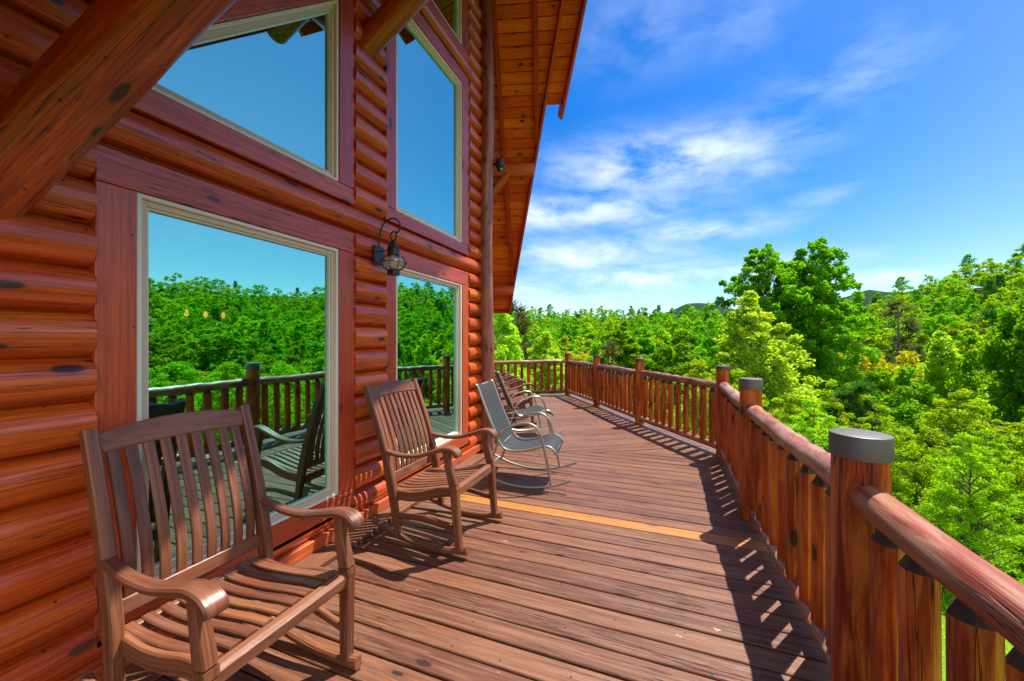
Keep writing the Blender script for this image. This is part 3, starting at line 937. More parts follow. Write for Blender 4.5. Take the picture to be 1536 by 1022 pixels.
for k in range(4):
    an = k * math.pi / 4 + .3
    mb.tube([(LX + (.102 * math.cos(b)) * math.cos(an), (.102 * math.cos(b)) * math.sin(an), -.075 + .062 * math.sin(b)) for b in np.linspace(0, 6.2832, 33)], .0028, 6, caps=False)
mb.tube([(LX + .103 * math.cos(a), .103 * math.sin(a), -.075) for a in np.linspace(0, 6.2832, 41)], .0028, 6, caps=False)
mb.build('wire_cage', M['black'], la)
mb = MB(); mb.lathe((LX, 0, -.172), [(.001, 0), (.046, 0), (.050, .004), (.050, .034), (.046, .04), (.001, .041)], 28); mb.build('base', M['black'], la)

# ----------------------------------------------------------------- security camera
cm_ = empty('security_camera', CORNER + V((.16, .10, EYE + 2.36)))
tag(cm_, 'small black dome security camera with antenna on the corner column under the eave', 'camera')
mb = MB(); mb.box((-.03, 0, .0), .10, .03, .03); mb.box((-.07, 0, 0), .016, .07, .09); mb.build('bracket', M['black'], cm_)
mb = MB(); mb.lathe((.055, 0, -.02), [(.001, .09), (.03, .085), (.05, .06), (.058, .02), (.058, -.02), (.05, -.035)], 20); mb.build('housing', M['black'], cm_)
mb = MB(); mb.lathe((.055, 0, -.02), [(.046, -.035), (.046, -.05), (.036, -.075), (.016, -.09), (.001, -.092)], 20); mb.build('dome', M['sling'], cm_)
mb = MB(); mb.lathe((.082, -.02, -.085), [(.001, 0), (.018, 0), (.018, .01), (.001, .012)], 12, axis=(.6, -.5, -.6)); mb.build('lens', M['lglass'], cm_)
mb = MB(); mb.tube([(.0, .01, .03), (.0, .01, .27)], [.006, .004], 8); mb.build('antenna', M['black'], cm_)

# ----------------------------------------------------------------- terrain
AZ_KEYS = [-180, -60, -25, -8, 4, 10, 16, 22, 27, 32, 46, 65, 90, 130, 180]
TOP_E = [.01, .04, .084, .088, .083, .066, .072, .092, .125, .152, .124, .127, .09, .04, .01]   # elevation of the treeline (rise over run)
RIDGE_R = 215.0
def sstep(a, b, x):
    t = np.clip((x - a) / (b - a), 0, 1); return t * t * (3 - 2 * t)
def ground(x, y):
    x = np.asarray(x, float); y = np.asarray(y, float)
    r = np.hypot(x, y); az = np.degrees(np.arctan2(x, y))
    er = np.interp(az, AZ_KEYS, TOP_E)
    near = -2.75 - 9.5 * sstep(5, 42, r)
    e = -.055 + (er + .055) * np.clip((r - 42) / (RIDGE_R - 42), 0, 1) ** .85
    far = EYE - 11.5 + e * np.minimum(r, RIDGE_R) - 25 * sstep(RIDGE_R, 400, r)
    z = near + (far - near) * sstep(36, 60, r)
    z = z + .35 * np.sin(x * .31 + 1) * np.cos(y * .27) * sstep(8, 20, r)
    pad = sstep(7, 3, np.hypot(np.maximum(0, x + 2.0), np.maximum(0, np.abs(y - 3) - 5)))   # level pad under the cabin
    return z * (1 - pad) + (-2.75) * pad

rs = np.concatenate([np.linspace(.5, 40, 45), np.linspace(42, 300, 80), [400, 600, 1000, 2000, 4000, 6500]])
na = 240
ang = np.linspace(0, 2 * np.pi, na, endpoint=False)
X = np.outer(rs, np.sin(ang)); Y = np.outer(rs, np.cos(ang)); Z = ground(X, Y)
for i, r in enumerate(rs):
    if r > 300: Z[i] = Z[i] * 0 - 28
def grid_faces(nr, na):
    i, k = np.meshgrid(np.arange(nr - 1), np.arange(na), indexing='ij'); k2 = (k + 1) % na
    return np.stack([i * na + k, (i + 1) * na + k, (i + 1) * na + k2, i * na + k2], -1).reshape(-1, 4)
def np_mesh(name, verts, quads, mats, mi=None, smooth=False):
    me = bpy.data.meshes.new(name)
    me.vertices.add(len(verts)); me.vertices.foreach_set('co', np.asarray(verts, np.float32).ravel())
    q = np.asarray(quads, np.int32); me.loops.add(q.size); me.loops.foreach_set('vertex_index', q.ravel())
    me.polygons.add(len(q)); me.polygons.foreach_set('loop_start', np.arange(0, q.size, 4, dtype=np.int32))
    me.polygons.foreach_set('loop_total', np.full(len(q), 4, np.int32))
    for m in mats: me.materials.append(m)
    if mi is not None: me.polygons.foreach_set('material_index', np.asarray(mi, np.int32))
    me.polygons.foreach_set('use_smooth', np.full(len(q), smooth))
    me.update(calc_edges=True); me.validate()
    return me
k = NT('ground_cover'); tc = k.n('ShaderNodeTexCoord')
n1 = k.noise(tc.outputs['Object'], .35, 4); n2 = k.noise(tc.outputs['Object'], 9, 6, .7); n3 = k.noise(tc.outputs['Object'], 60, 3)
ge = k.n('ShaderNodeNewGeometry')
ln = k.n('ShaderNodeVectorMath', {0: ge.outputs['Position']}, operation='LENGTH').outputs['Value']
gr = k.mix(n2, (.085, .200, .010), (.16, .30, .02)); fl = k.mix(n2, (.055, .050, .022), (.05, .10, .012))
fl = k.mix(k.ss(n3, .5, .7), fl, (.12, .085, .05))
cc = k.mix(k.ss(k.math('ADD', ln, k.math('MULTIPLY', n1, 6.0)), 12.0, 18.0), gr, fl)
k.bsdf({'Base Color': cc, 'Roughness': .95, 'Specular IOR Level': .1, 'Normal': k.n('ShaderNodeBump', {'Height': n3, 'Strength': .6, 'Distance': .05}).outputs[0]})
me = np_mesh('ground', np.stack([X, Y, Z], -1).reshape(-1, 3), grid_faces(len(rs), na), [k.m], smooth=True)
gob = bpy.data.objects.new('ground', me); col.objects.link(gob); tag(gob, kind='structure')

# distant mountains beyond the ridge
k = NT('mountain_forest'); tc = k.n('ShaderNodeTexCoord')
n1 = k.noise(tc.outputs['Object'], .02, 8, .7)
k.bsdf({'Base Color': k.mix(n1, (.020, .050, .030), (.045, .085, .045)), 'Roughness': 1.0, 'Specular IOR Level': 0.0,
        'Normal': k.n('ShaderNodeBump', {'Height': n1, 'Strength': 1.0, 'Distance': 30}).outputs[0]})
def az_of(px): return math.degrees(math.atan((px - 768) / FPX)) - 20.9
def el_of(px, py): return (511 - py) / math.hypot(FPX, px - 768)
prof = [(-40, .04), (az_of(960), .055), (az_of(1005), .070), (az_of(1030), .087), (az_of(1048), .088), (az_of(1064), .085), (az_of(1110), .066), (az_of(1200), .066),
        (az_of(1270), .086), (az_of(1303), .097), (az_of(1330), .090), (az_of(1400), .085), (45, .10), (75, .09)]
pa = [p[0] for p in prof]; pe = [p[1] for p in prof]
aa = np.radians(np.linspace(-40, 75, 460)); depth = np.linspace(-1, 1, 17)
vs = []
for dd in depth:
    r = 3600 + dd * 1300
    e = np.interp(np.degrees(aa), pa, pe) * 3600
    hgt = -40 + (e + 40) * (1 - abs(dd)) ** .8 + 14 * np.sin(aa * 61 + dd * 5) * (1 - abs(dd)) * abs(dd)
    vs.append(np.stack([r * np.sin(aa), r * np.cos(aa), hgt + EYE], -1))
vs = np.concatenate(vs); n_ = len(aa)
qd = [[i * n_ + j, i * n_ + j + 1, (i + 1) * n_ + j + 1, (i + 1) * n_ + j] for i in range(len(depth) - 1) for j in range(n_ - 1)]
mo = bpy.data.objects.new('hills', np_mesh('hills', vs, qd, [k.m], smooth=True)); col.objects.link(mo); tag(mo, kind='structure')

# ----------------------------------------------------------------- trees
def leaf_quads(c, size, upb=.7, aspect=.62, rng=RNG):
    n = len(c)
    nr = rng.normal(size=(n, 3)); nr[:, 2] = np.abs(nr[:, 2]) + upb; nr /= np.linalg.norm(nr, axis=1, keepdims=True)
    t = rng.normal(size=(n, 3)); t -= nr * (t * nr).sum(1, keepdims=True); t /= np.linalg.norm(t, axis=1, keepdims=True)
    b = np.cross(nr, t)
    s = (size * rng.uniform(.65, 1.35, n))[:, None]
    v = np.stack([c - t * s * .5, c + b * s * aspect * .5 + nr * s * .10 - t * s * .05, c + t * s * .55 - nr * s * .06, c - b * s * aspect * .5 + nr * s * .10 - t * s * .05], 1)
    return v.reshape(-1, 3), np.arange(4 * n).reshape(n, 4)

def tube_np(pts, rad, n=6):
    pts = np.asarray(pts, float); m = len(pts)
    t = np.gradient(pts, axis=0); t /= np.linalg.norm(t, axis=1, keepdims=True) + 1e-9
    ref = np.where(np.abs(t[:, 2:3]) < .9, np.array([[0, 0, 1.]]), np.array([[1., 0, 0]]))
    u = np.cross(t, ref); u /= np.linalg.norm(u, axis=1, keepdims=True); w = np.cross(t, u)
    a = np.linspace(0, 2 * np.pi, n, endpoint=False)
    rad = np.asarray(rad, float)
    v = pts[:, None] + (u[:, None] * np.cos(a)[None, :, None] + w[:, None] * np.sin(a)[None, :, None]) * rad[:, None, None]
    i, k_ = np.meshgrid(np.arange(m - 1), np.arange(n), indexing='ij'); k2 = (k_ + 1) % n
    f = np.stack([i * n + k_, i * n + k2, (i + 1) * n + k2, (i + 1) * n + k_], -1).reshape(-1, 4)
    return v.reshape(-1, 3), f

def crown_r(shape, t):
    if shape == 'cone': return np.clip((1 - t) ** .85 * (.55 + 1.6 * t) ** .35 * np.minimum(1, t * 6 + .35), .03, None)
    if shape == 'oval': return np.clip(np.sin(np.pi * (.10 + .90 * t) ** .85) ** .7, .08, None)
    if shape == 'round': return np.clip(np.sin(np.pi * (.18 + .80 * t)) ** .55, .1, None)
    if shape == 'dome': return np.clip((1 - t ** 2.4) ** .55 * np.minimum(1, .55 + t * 1.1), .1, None)
    if shape == 'vase': return np.clip((.35 + t) * (1 - t ** 4) ** .6, .12, None)
def grow(shape, H, W, base, nclump, nleaf, leaf, cr=.2, seed=0, upb=.35, thin=1.0, limbs=.45, trunks=1, aspect=.62, flat=.85, wander=.012):
    """returns (leaf verts, leaf quads, wood verts, wood quads) for one tree of height H and crown radius W"""
    rng = np.random.default_rng(seed)
    wv, wf, nb = [], [], 0
    def addw(p, r, n=6):
        nonlocal nb
        v, f = tube_np(p, r, n); wv.append(v); wf.append(f + nb); nb += len(v)
    hz = np.linspace(0, 1, 12)
    axes = []
    for q in range(trunks):
        dirx, diry = rng.normal(size=2) * (wander if trunks == 1 else .03) * H
        ph = rng.uniform(0, 6, 4)
        ax = np.stack([dirx * hz ** 1.3 + .012 * H * np.sin(hz * 7 + ph[0]) * hz, diry * hz ** 1.3 + .012 * H * np.sin(hz * 6 + ph[1]) * hz, hz * H * .96], -1)
        addw(ax, np.maximum(.010 * H * (1 - hz) ** .8 * thin, .012) / trunks ** .4 + .004 * (hz == 0), 8); axes.append(ax)
    # clumps
    if trunks == 2:   # two leaders that part only near the top
        sp_ = axes[1][-1, :2] - axes[0][-1, :2]; sp_ = sp_ / (np.linalg.norm(sp_) + 1e-6)
        for q, sg in ((0, -1), (1, 1)): axes[q][:, :2] = axes[q][:, :2] * .3 + sg * sp_ * (.055 * H) * hz[:, None] ** 1.6
    t = rng.uniform(0, 1, nclump * 4); w = crown_r(shape, t) ** 1.15 * (.6 + .9 * t); t = rng.choice(t, nclump, p=w / w.sum())
    az = rng.uniform(0, 2 * np.pi, nclump)
    lob = 1 + .22 * np.sin(az * 3 + rng.uniform(0, 6) + t * 5) + .12 * np.sin(az * 5 + t * 9 + rng.uniform(0, 6))
    rr = crown_r(shape, t) * W * lob * rng.beta(2.6, 1.4, nclump)
    zc = H * (base + (1 - base) * t)
    cx = np.empty(nclump); cy = np.empty(nclump)
    for i in range(nclump):
        ax = axes[i % trunks]
        cx[i] = np.interp(zc[i], ax[:, 2], ax[:, 0]) + rr[i] * np.cos(az[i]); cy[i] = np.interp(zc[i], ax[:, 2], ax[:, 1]) + rr[i] * np.sin(az[i])
    C = np.stack([cx, cy, zc], -1)
    for i in range(nclump):
        if rng.random() > limbs: continue
        ax = axes[i % trunks]
        z0 = max(.15 * H, zc[i] - rr[i] * rng.uniform(.5, 1.0) - .03 * H)
        p0 = np.array([np.interp(z0, ax[:, 2], ax[:, 0]), np.interp(z0, ax[:, 2], ax[:, 1]), z0])
        mid = (p0 + C[i]) / 2 + np.array([0, 0, .08 * rr[i]]) + rng.normal(size=3) * .04 * rr[i]
        addw([p0, mid, C[i]], np.array([.30, .2, .07]) * .010 * H * thin * (1 - .5 * t[i]) + .004, 5)
    # leaves
    per = rng.poisson(nleaf / nclump, nclump)
    idx = np.repeat(np.arange(nclump), per); n = len(idx)
    d = rng.normal(size=(n, 3)); d /= np.linalg.norm(d, axis=1, keepdims=True)
    d *= (rng.uniform(0, 1, n) ** .42)[:, None]
    sc = (cr * W * rng.uniform(.65, 1.25, nclump) * (1 - .35 * t))[idx][:, None]
    d = d * sc * np.array([1, 1, flat])
    lv, lf = leaf_quads(C[idx] + d, leaf, upb, aspect, rng)
    return lv, lf, np.concatenate(wv), np.concatenate(wf)

def grow_pine(H, W, nwh, tuft, nper, leaf, seed=0, dead=0.0, base=.12):
    rng = np.random.default_rng(seed); wv, wf, nb = [], [], 0; lc = []
    def addw(p, r, n=5):
        nonlocal nb
        v, f = tube_np(p, r, n); wv.append(v); wf.append(f + nb); nb += len(v)
    hz = np.linspace(0, 1, 8); lean = rng.normal(size=2) * .02 * H
    ax = np.stack([lean[0] * hz, lean[1] * hz, hz * H], -1); addw(ax, .013 * H * (1 - hz) ** .8 + .01, 8)
    V_, F_, nl = [], [], 0
    for i in range(nwh):
        tt = base + (1 - base) * (i / nwh) ** .9
        ln = W * (1 - tt) ** .75 * rng.uniform(.75, 1.1) + .12
        nbr = rng.integers(4, 7)
        for b in range(nbr):
            a = rng.uniform(0, 6.28); l = ln * rng.uniform(.6, 1.1)
            p0 = np.array([lean[0] * tt, lean[1] * tt, tt * H]); e = p0 + np.array([np.cos(a) * l, np.sin(a) * l, l * rng.uniform(.05, .5)])
            m = (p0 + e) / 2 - np.array([0, 0, .06 * l])
            addw([p0, m, e], [.004 * H * (1 - tt) + .008, .006, .003], 4)
            if rng.random() < dead: continue
            for q in range(tuft):
                s = rng.uniform(.35, 1.0); c = p0 * (1 - s) + e * s + rng.normal(size=3) * .10 * l
                dirs = rng.normal(size=(nper, 3)) + np.array([np.cos(a), np.sin(a), .9]) * .9
                dirs /= np.linalg.norm(dirs, axis=1, keepdims=True)
                sd = np.cross(dirs, rng.normal(size=(nper, 3))); sd /= np.linalg.norm(sd, axis=1, keepdims=True)
                L = leaf * rng.uniform(.7, 1.2, nper)[:, None]
                v = np.stack([c - sd * L * .07, c + dirs * L - sd * L * .03, c + dirs * L + sd * L * .03, c + sd * L * .07], 1).reshape(-1, 3)
                V_.append(v); F_.append(np.arange(4 * nper).reshape(nper, 4) + nl); nl += 4 * nper
    return np.concatenate(V_), np.concatenate(F_), np.concatenate(wv), np.concatenate(wf)

class Proto:
    def __init__(self, kind, H, W, data, leafmat, bark, split):
        self.kind, self.H, self.W, self.data, self.split = kind, H, W, data, split
        lv, lf, wv, wf = data; nm = kind
        if split:
            self.crown = np_mesh('crown', lv, lf, [leafmat]); self.trunk = np_mesh('trunk', wv, wf, [bark], smooth=True)
        else:
            self.one = np_mesh(nm, np.concatenate([lv, wv]), np.concatenate([lf, wf + len(lv)]), [leafmat, bark], [0] * len(lf) + [1] * len(wf))
    def plant(self, x, y, H, label, cat='tree', group=None, rz=None, wide=1.0, sink=.15):
        z = float(ground(x, y)) - sink
        s = H / self.H; rz = random.uniform(0, 6.28) if rz is None else rz
        if self.split:
            o = empty(self.kind, (x, y, z), rz)
            for n, me in (('trunk', self.trunk), ('crown', self.crown)):
                c = bpy.data.objects.new(n, me); col.objects.link(c); c.parent = o
        else:
            o = bpy.data.objects.new(self.kind, self.one); col.objects.link(o); o.location = (x, y, z); o.rotation_euler = (0, 0, rz)
        o.scale = (s * wide, s * wide, s)
        tag(o, label, cat, group)
        return o

def at(px, r):   # ground position seen at photo column px, r metres out
    a = R(az_of(px)); return r * math.sin(a), r * math.cos(a)
def top_h(px, r, py):   # height of a tree there whose top shows at photo row py
    x, y = at(px, r); F = r * math.cos(R(az_of(px)) + YAW)
    return (511 - py) * F / FPX + EYE - float(ground(x, y)) + .15

# --- prominent trees near the deck, each with its own crown
big = Proto('tulip_tree', 16, 3.9, grow('dome', 16, 4.0, .10, 1500, 150000, .165, cr=.105, seed=3, trunks=2, limbs=.2), GREEN['tulip'], M['bark'], True)
lime = Proto('young_tree', 9, 2.8, grow('cone', 9, 3.0, .06, 420, 42000, .13, cr=.12, seed=5, trunks=1, limbs=.4), GREEN['lime'], M['barkpale'], True)
dark = Proto('broadleaf_tree', 13, 4.2, grow('dome', 13, 4.2, .12, 420, 60000, .19, cr=.14, seed=8, limbs=.3), GREEN['tulip'], M['bark'], True)
sap = Proto('sapling', 7, 1.5, grow('oval', 7, 1.5, .22, 130, 14000, .088, cr=.20, seed=13, thin=.75, limbs=.8, flat=.75, upb=.45), GREEN['sap'], M['bark'], True)
sap2 = Proto('sapling', 7, 1.7, grow('cone', 7, 1.7, .18, 130, 14000, .085, cr=.20, seed=17, thin=.7, limbs=.8, flat=.7, upb=.45), GREEN['yellow'], M['barkpale'], True)
pine_n = Proto('pine_tree', 5.5, 1.5, grow_pine(5.5, 1.5, 15, 7, 34, .22, seed=4), GREEN['pine'], M['bark'], True)
cone = Proto('young_tree', 11, 2.4, grow('cone', 11, 2.4, .10, 200, 17000, .22, cr=.18, seed=21), GREEN['fresh'], M['bark'], True)

def hero(proto, px, r, py, label, cat='tree', wide=1.0, group=None, rz=None):
    x, y = at(px, r); return proto.plant(x, y, top_h(px, r, py), label, cat, group, rz, wide)
hero(big, 1178, 31, 366, 'tallest dark green tulip tree with a forked crown rising above the treeline', wide=.98, rz=.6)
hero(lime, 1128, 18.5, 440, 'pale yellow-green leafy tree just left of the tallest tulip tree', wide=1.25)
hero(dark, 1560, 30, 428, 'dense deep green tree at the right edge of the photo', wide=.72)
hero(lime, 1410, 33, 500, 'pale lime young tree on the slope between the tulip tree and the right edge', wide=1.0)
hero(pine_n, 1288, 15.5, 572, 'small bushy pine beside the cap of the nearest railing post', 'pine tree', wide=1.2)
hero(cone, 936, 44, 477, 'bright green cone-shaped tree above the far railing posts, broadest of three', wide=1.25)
hero(cone, 972, 46, 488, 'bright green cone-shaped tree above the far railing posts, middle of three')
hero(cone, 1002, 45, 500, 'bright green cone-shaped tree above the far railing posts, right of three', wide=.85)
hero(lime, 752, 19, 468, 'pale yellow-green leafy tree just right of the corner column', wide=1.0)
hero(lime, 822, 26, 500, 'pale leafy tree behind the far end of the railing', wide=1.2)

# --- protos for the woods: mid (with trunk and crown parts) and far (one mesh)
def mk(kind, shape, H, W, base, ncl, nl, leaf, mat, seed, split, **kw):
    return Proto(kind, H, W, grow(shape, H, W, base, ncl, nl, leaf, seed=seed, **kw), GREEN[mat], M['bark'], split)
MID = [mk('broadleaf_tree', 'round', 12, 3.6, .22, 80, 12000, .25, 'oak', 31, True, cr=.25), mk('broadleaf_tree', 'oval', 13, 3.2, .18, 80, 12000, .24, 'fresh', 32, True, cr=.24),
       mk('broadleaf_tree', 'oval', 12, 3.0, .2, 80, 9500, .24, 'yellow', 33, True, cr=.25), mk('broadleaf_tree', 'cone', 12, 2.7, .12, 90, 11000, .24, 'tulip', 34, True, cr=.22),
       mk('broadleaf_tree', 'round', 11, 3.4, .25, 70, 7000, .28, 'gold', 35, True, cr=.25)]
PINE = Proto('pine_tree', 13, 2.6, grow_pine(13, 2.6, 22, 4, 16, .55, seed=41), GREEN['pine'], M['bark'], True)
GREY = Proto('bare_pine_tree', 12, 2.8, grow_pine(12, 2.8, 22, 3, 10, .5, seed=43, dead=.45, base=.3), GREEN['grey'], M['barkpale'], True)
FAR = [mk('broadleaf_tree', 'round', 12, 3.9, .2, 60, 4600, .47, 'oak', 51, False, cr=.27), mk('broadleaf_tree', 'oval', 13, 3.5, .15, 64, 4600, .45, 'fresh', 52, False, cr=.26),
       mk('broadleaf_tree', 'round', 12, 3.8, .2, 60, 4600, .45, 'tulip', 53, False, cr=.27), mk('broadleaf_tree', 'oval', 12, 3.4, .2, 60, 4400, .45, 'yellow', 54, False, cr=.26)]
FARP = Proto('pine_tree', 13, 2.5, grow_pine(13, 2.5, 18, 3, 7, .9, seed=61), GREEN['pine'], M['bark'], False)
hero(GREY, 778, 40, 452, 'thin grey-brown pine with bare branches beside the end of the eave', 'pine tree', wide=1.2)
hero(GREY, 1352, 62, 452, 'grey leaning bare-branched pine on the hillside right of the tulip tree', 'pine tree', wide=1.3)
hero(MID[4], 1312, 40, 520, 'golden yellow young tree below the hillside right of the tulip tree', wide=1.0)
hero(MID[4], 885, 42, 520, 'golden tinged tree low behind the far railing', wide=.9)

LAB = {0: ('yellow-green rounded broadleaf tree in the woods beyond the railing', 'yellow-green broadleaf trees in the woods'),
       1: ('fresh green broadleaf tree in the woods beyond the railing', 'fresh green broadleaf trees in the woods'),
       2: ('pale lime broadleaf tree in the woods beyond the railing', 'lime broadleaf trees in the woods'),
       3: ('deep green broadleaf tree in the woods beyond the railing', 'deep green broadleaf trees in the woods'),
       4: ('golden leaved tree in the woods beyond the railing', 'golden trees in the woods'),
       'p': ('dark green pine tree among the paler trees of the woods', 'dark pines in the woods'),
       'g': ('grey-brown bare-branched tree in the woods beyond the railing', 'bare grey trees in the woods'),
       's': ('slender sapling with layered leaves on the bank below the railing', 'saplings on the bank below the railing')}
# --- random planting by distance bands
placed = []
def free(x, y, d):
    for (a, b) in placed:
        if (a - x) ** 2 + (b - y) ** 2 < d * d: return False
    placed.append((x, y)); return True
# saplings on the bank
rr_ = random.Random(5)
ns = 0
for _ in range(900):
    az = rr_.uniform(4, 72); r = rr_.uniform(11, 21); x, y = r * math.sin(R(az)), r * math.cos(R(az))
    if free(x, y, 1.25):
        g = (sap, sap2)[rr_.random() < .45]
        F = r * math.cos(R(az) + YAW)
        hmax = -.13 * r - float(ground(x, y)) + EYE + rr_.uniform(-.3, 1.2)
        H = min(rr_.uniform(5.5, 8), max(3.2, hmax))
        g.plant(x, y, H, LAB['s'][0], 'sapling', LAB['s'][1], wide=rr_.uniform(.9, 1.3)); ns += 1
        if ns >= 60: break
trees = []
for (r0, r1, d, tries) in ((22, 60, 4.3, 700), (60, 110, 5.2, 1500), (110, 218, 6.0, 5200)):
    for _ in range(tries):
        az = rr_.uniform(-27, 74); r = math.sqrt(rr_.uniform(r0 * r0, r1 * r1)); x, y = r * math.sin(R(az)), r * math.cos(R(az))
        if free(x, y, d): trees.append((r, az, x, y))
for (x, y) in ((-15, 2), (-17, 5), (-14, 7), (-18, -1), (-16, 9.5), (-13, -2)): trees.append((math.hypot(x, y), -80, x, y))
trees.sort()
far_v, far_f, far_m, nb = [], [], [], 0
FM = [GREEN['oak'], GREEN['fresh'], GREEN['tulip'], GREEN['yellow'], M['bark'], GREEN['pine']]
n_thing = 0
for (r, az, x, y) in trees:
    q = rr_.random()
    right = az > 20
    H = rr_.uniform(9.5, 13.5)
    if r < 85: H = min(H, max(4.2, EYE - float(ground(x, y)) + r * (rr_.uniform(-.12, -.01) if az > 14 else rr_.uniform(-.04, .03))))
    if az < -60: H = 11
    wide = rr_.uniform(.9, 1.35)
    if n_thing < 215:
        n_thing += 1
        if r < 75:
            if q > .955: GREY.plant(x, y, H, LAB['g'][0], 'tree', LAB['g'][1], wide=1.1)
            elif q < .10: PINE.plant(x, y, H, LAB['p'][0], 'pine tree', LAB['p'][1], wide=1.1)
            else:
                w = (.34, .22, .24, .14, .06) if right else (.20, .36, .28, .14, .02)
                i = rr_.choices(range(5), w)[0]; MID[i].plant(x, y, H, *(LAB[i][0], 'tree', LAB[i][1]), wide=wide)
        else:
            if q < .09: FARP.plant(x, y, H, LAB['p'][0], 'pine tree', LAB['p'][1], wide=1.1)
            else:
                i = rr_.choices((0, 1, 2, 3), (.45, .22, .15, .18) if right else (.2, .42, .18, .2))[0]
                L = LAB[{0: 0, 1: 1, 2: 3, 3: 2}[i]]; FAR[i].plant(x, y, H, L[0], 'tree', L[1], wide=wide)
    else:
        p = FARP if q < .08 else FAR[rr_.choices((0, 1, 2, 3), (.45, .22, .15, .18) if right else (.2, .42, .18, .2))[0]]
        lv, lf, wv, wf = p.data
        keep = RNG.random(len(lf)) < (.8 if p is FARP else .75 if r < 130 else .55)
        lf2 = lf[keep]; lv2 = lv[lf2.ravel()]
        a = rr_.uniform(0, 6.28); s = H / p.H; ca, sa = math.cos(a), math.sin(a)
        v = np.stack([(lv2[:, 0] * ca - lv2[:, 1] * sa) * s * wide + x, (lv2[:, 0] * sa + lv2[:, 1] * ca) * s * wide + y, lv2[:, 2] * s + float(ground(x, y)) - .15], -1)
        far_v.append(v); far_f.append(np.arange(len(v)).reshape(-1, 4) + nb); nb += len(v)
        mi = 5 if p is FARP else FAR.index(p)
        far_m.append(np.full(len(lf2), mi))
        tv, tf = tube_np([(x, y, float(ground(x, y)) - .2), (x, y, float(ground(x, y)) + H * .8)], [.16, .05], 5)
        far_v.append(tv); far_f.append(tf + nb); nb += len(tv); far_m.append(np.full(len(tf), 4))
me = np_mesh('far_forest', np.concatenate(far_v), np.concatenate(far_f), FM, np.concatenate(far_m))
ff = bpy.data.objects.new('far_forest', me); col.objects.link(ff); tag(ff, kind='stuff')

# low undergrowth on the bank
k_ = 5200
az = RNG.uniform(-35, 78, k_); r = np.sqrt(RNG.uniform(10.5 ** 2, 60 ** 2, k_)); x = r * np.sin(np.radians(az)); y = r * np.cos(np.radians(az))
cs = np.repeat(np.stack([x, y, ground(x, y)], -1), 16, 0); cs = cs + RNG.normal(size=cs.shape) * np.array([.45, .45, .0]); cs[:, 2] = ground(cs[:, 0], cs[:, 1]) + np.abs(RNG.normal(size=len(cs))) * .45 + .03
lv, lf = leaf_quads(cs, .20, .6)
ug = bpy.data.objects.new('undergrowth', np_mesh('undergrowth', lv, lf, [GREEN['oak'], GREEN['fresh'], GREEN['lime']], RNG.integers(0, 3, len(lf)))); col.objects.link(ug); tag(ug, kind='stuff')
# grass on the lawn below the deck
k_ = 60000
x = RNG.uniform(.8, 15, k_); y = RNG.uniform(-6, 22, k_); keep = (np.hypot(x, y) < 15.5); x, y = x[keep], y[keep]; z = ground(x, y); n = len(x)
a = RNG.uniform(0, 6.28, n); hh = RNG.uniform(.05, .13, n); wd = .006
dx, dy = np.cos(a) * wd, np.sin(a) * wd; lx, ly = RNG.normal(size=n) * .03, RNG.normal(size=n) * .03
v = np.stack([np.stack([x - dx, y - dy, z], -1), np.stack([x + dx, y + dy, z], -1), np.stack([x + lx + dx * .2, y + ly + dy * .2, z + hh], -1), np.stack([x + lx - dx * .2, y + ly - dy * .2, z + hh], -1)], 1).reshape(-1, 3)
gs = bpy.data.objects.new('grass', np_mesh('grass', v, np.arange(4 * n).reshape(n, 4), [GREEN['lime']])); col.objects.link(gs); tag(gs, kind='stuff')

# ----------------------------------------------------------------- sky, sun, camera
w = bpy.data.worlds.new('World'); scene.world = w; w.use_nodes = True
t = w.node_tree; t.nodes.clear()
class WN(NT):
    def __init__(self, tree): self.t = tree
k = WN(t)
out = t.nodes.new('ShaderNodeOutputWorld'); bg = t.nodes.new('ShaderNodeBackground')
sky = t.nodes.new('ShaderNodeTexSky'); sky.sky_type = 'NISHITA'; sky.sun_disc = False
sky.sun_elevation = math.asin(SUN.z); sky.sun_rotation = math.atan2(SUN.x, SUN.y)
sky.air_density = 1.0; sky.dust_density = .35; sky.ozone_density = 2.2; sky.altitude = 300
tc = t.nodes.new('ShaderNodeTexCoord')
sp = k.n('ShaderNodeSeparateXYZ', {0: tc.outputs['Generated']})
azn = k.math('ARCTAN2', sp.outputs[0], sp.outputs[1]); eln = k.math('ARCSINE', sp.outputs[2])
hs = k.n('ShaderNodeHueSaturation', {'Color': sky.outputs[0], 'Saturation': 1.5, 'Value': .70, 'Hue': .510})
CL = [(990, 245, 150, 32, 1.0), (1090, 262, 90, 22, .6), (860, 318, 140, 22, .95), (1050, 345, 95, 15, .9), (870, 385, 130, 24, .9), (980, 415, 190, 18, .95),
      (1270, 110, 120, 40, .3), (1320, 415, 70, 12, .9), (960, 50, 110, 40, .2), (830, 440, 140, 22, .7), (1240, 295, 60, 12, .28), (1430, 322, 45, 7, .4), (1120, 30, 60, 40, .18), (1150, 180, 90, 40, .15)]
mask = None
for (px, py, sx, sy, st) in CL:
    a0 = R(az_of(px)); e0 = math.atan(el_of(px, py)); c2 = math.cos(math.atan((px - 768) / FPX)) ** 2
    sa = sx / FPX * c2; se = sy / math.hypot(FPX, px - 768)
    da = k.math('MULTIPLY', k.math('SUBTRACT', azn, a0), 1 / sa); de = k.math('MULTIPLY', k.math('SUBTRACT', eln, e0), 1 / se)
    q = k.math('ADD', k.math('MULTIPLY', da, da), k.math('MULTIPLY', de, de))
    g = k.math('MULTIPLY', k.math('EXPONENT', k.math('MULTIPLY', q, -.8)), st)
    mask = g if mask is None else k.math('MAXIMUM', mask, g)
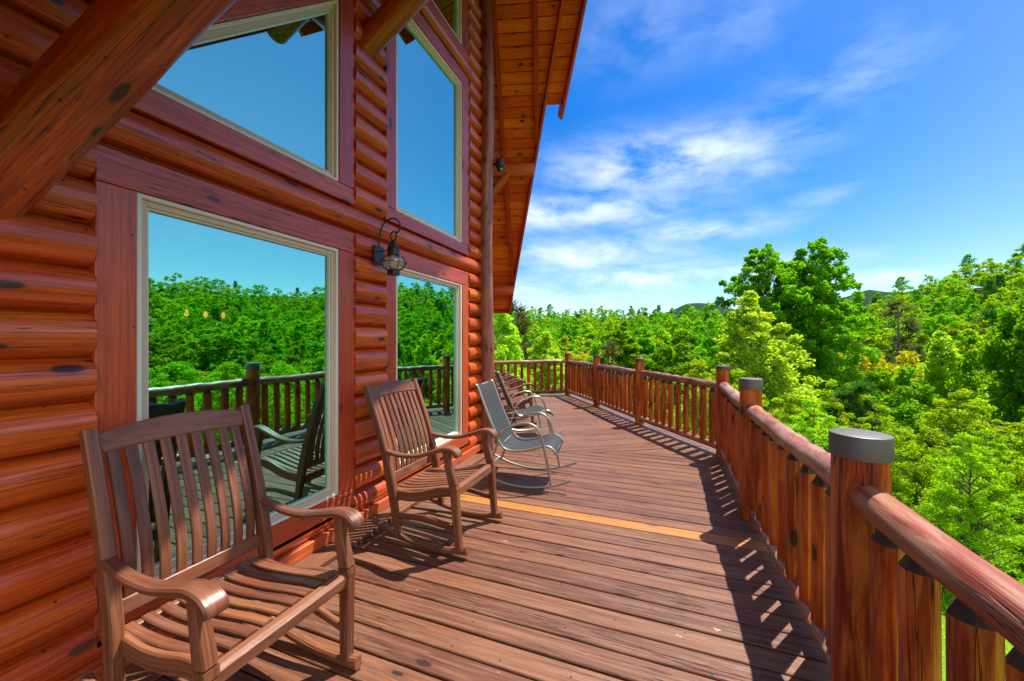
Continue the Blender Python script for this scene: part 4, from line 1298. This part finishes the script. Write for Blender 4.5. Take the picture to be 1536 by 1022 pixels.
# other parts of the sky carry thin scattered wisps too
cv = k.n('ShaderNodeCombineXYZ', {0: k.math('MULTIPLY', azn, 3.6), 1: k.math('MULTIPLY_ADD', eln, 9.0, k.math('MULTIPLY', azn, .9)), 2: 0.0}).outputs[0]
wn1 = k.noise(cv, 1.5, 10, .60, .22)
wn2 = k.noise(k.vmath('ADD', cv, (7.3, 2.1, 0)), .8, 5, .55, .3)
rest = k.math('MULTIPLY', k.math('MULTIPLY', k.ss(azn, R(34), R(44)), k.ss(eln, .9, .1)), k.math('MULTIPLY', k.ss(wn2, .5, .75), .5))
mask = k.math('MAXIMUM', mask, rest)
veil = k.math('MULTIPLY', k.math('MULTIPLY', k.ss(azn, R(8), R(62)), k.ss(eln, .95, .2)), .24)      # thin high haze right of the view
den = k.math('MULTIPLY', k.math('MULTIPLY', k.ss(wn1, .28, .70), mask), .85, clamp=True)
den = k.math('MAXIMUM', den, veil)
skc = k.mix(den, hs.outputs[0], (5.0, 5.3, 5.6))
# bank: invented bright cloud in the unseen sky behind the camera, fills the shaded wall
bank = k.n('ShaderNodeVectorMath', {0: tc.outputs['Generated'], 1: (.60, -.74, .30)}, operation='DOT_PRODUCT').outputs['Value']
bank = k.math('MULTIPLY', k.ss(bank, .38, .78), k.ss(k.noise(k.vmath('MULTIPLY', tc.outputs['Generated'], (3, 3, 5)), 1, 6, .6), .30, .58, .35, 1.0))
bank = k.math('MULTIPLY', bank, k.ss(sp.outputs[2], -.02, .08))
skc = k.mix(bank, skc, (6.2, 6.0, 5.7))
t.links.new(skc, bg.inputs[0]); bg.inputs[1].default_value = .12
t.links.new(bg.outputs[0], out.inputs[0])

sd = bpy.data.lights.new('sun', 'SUN'); sd.energy = 4.7; sd.angle = R(.53); sd.color = (1.0, .93, .82)
so_ = bpy.data.objects.new('sun', sd); col.objects.link(so_); so_.location = (5, 8, 20)
so_.rotation_euler = (-SUN).to_track_quat('-Z', 'Y').to_euler()

cd = bpy.data.cameras.new('camera'); cam = bpy.data.objects.new('camera', cd); col.objects.link(cam)
cam.location = (0, 0, EYE); cam.rotation_euler = (R(90), 0, YAW)
cd.sensor_width = 36; cd.lens = FPX / 1536 * 36; cd.clip_start = .05; cd.clip_end = 20000
scene.camera = cam
vs_ = scene.view_settings
vs_.view_transform = 'Standard'; vs_.look = 'None'; vs_.exposure = 1.15; vs_.gamma = 1
try:
    scene.cycles.use_denoising = True
    scene.cycles.max_bounces = 8; scene.cycles.transparent_max_bounces = 12
except Exception: pass
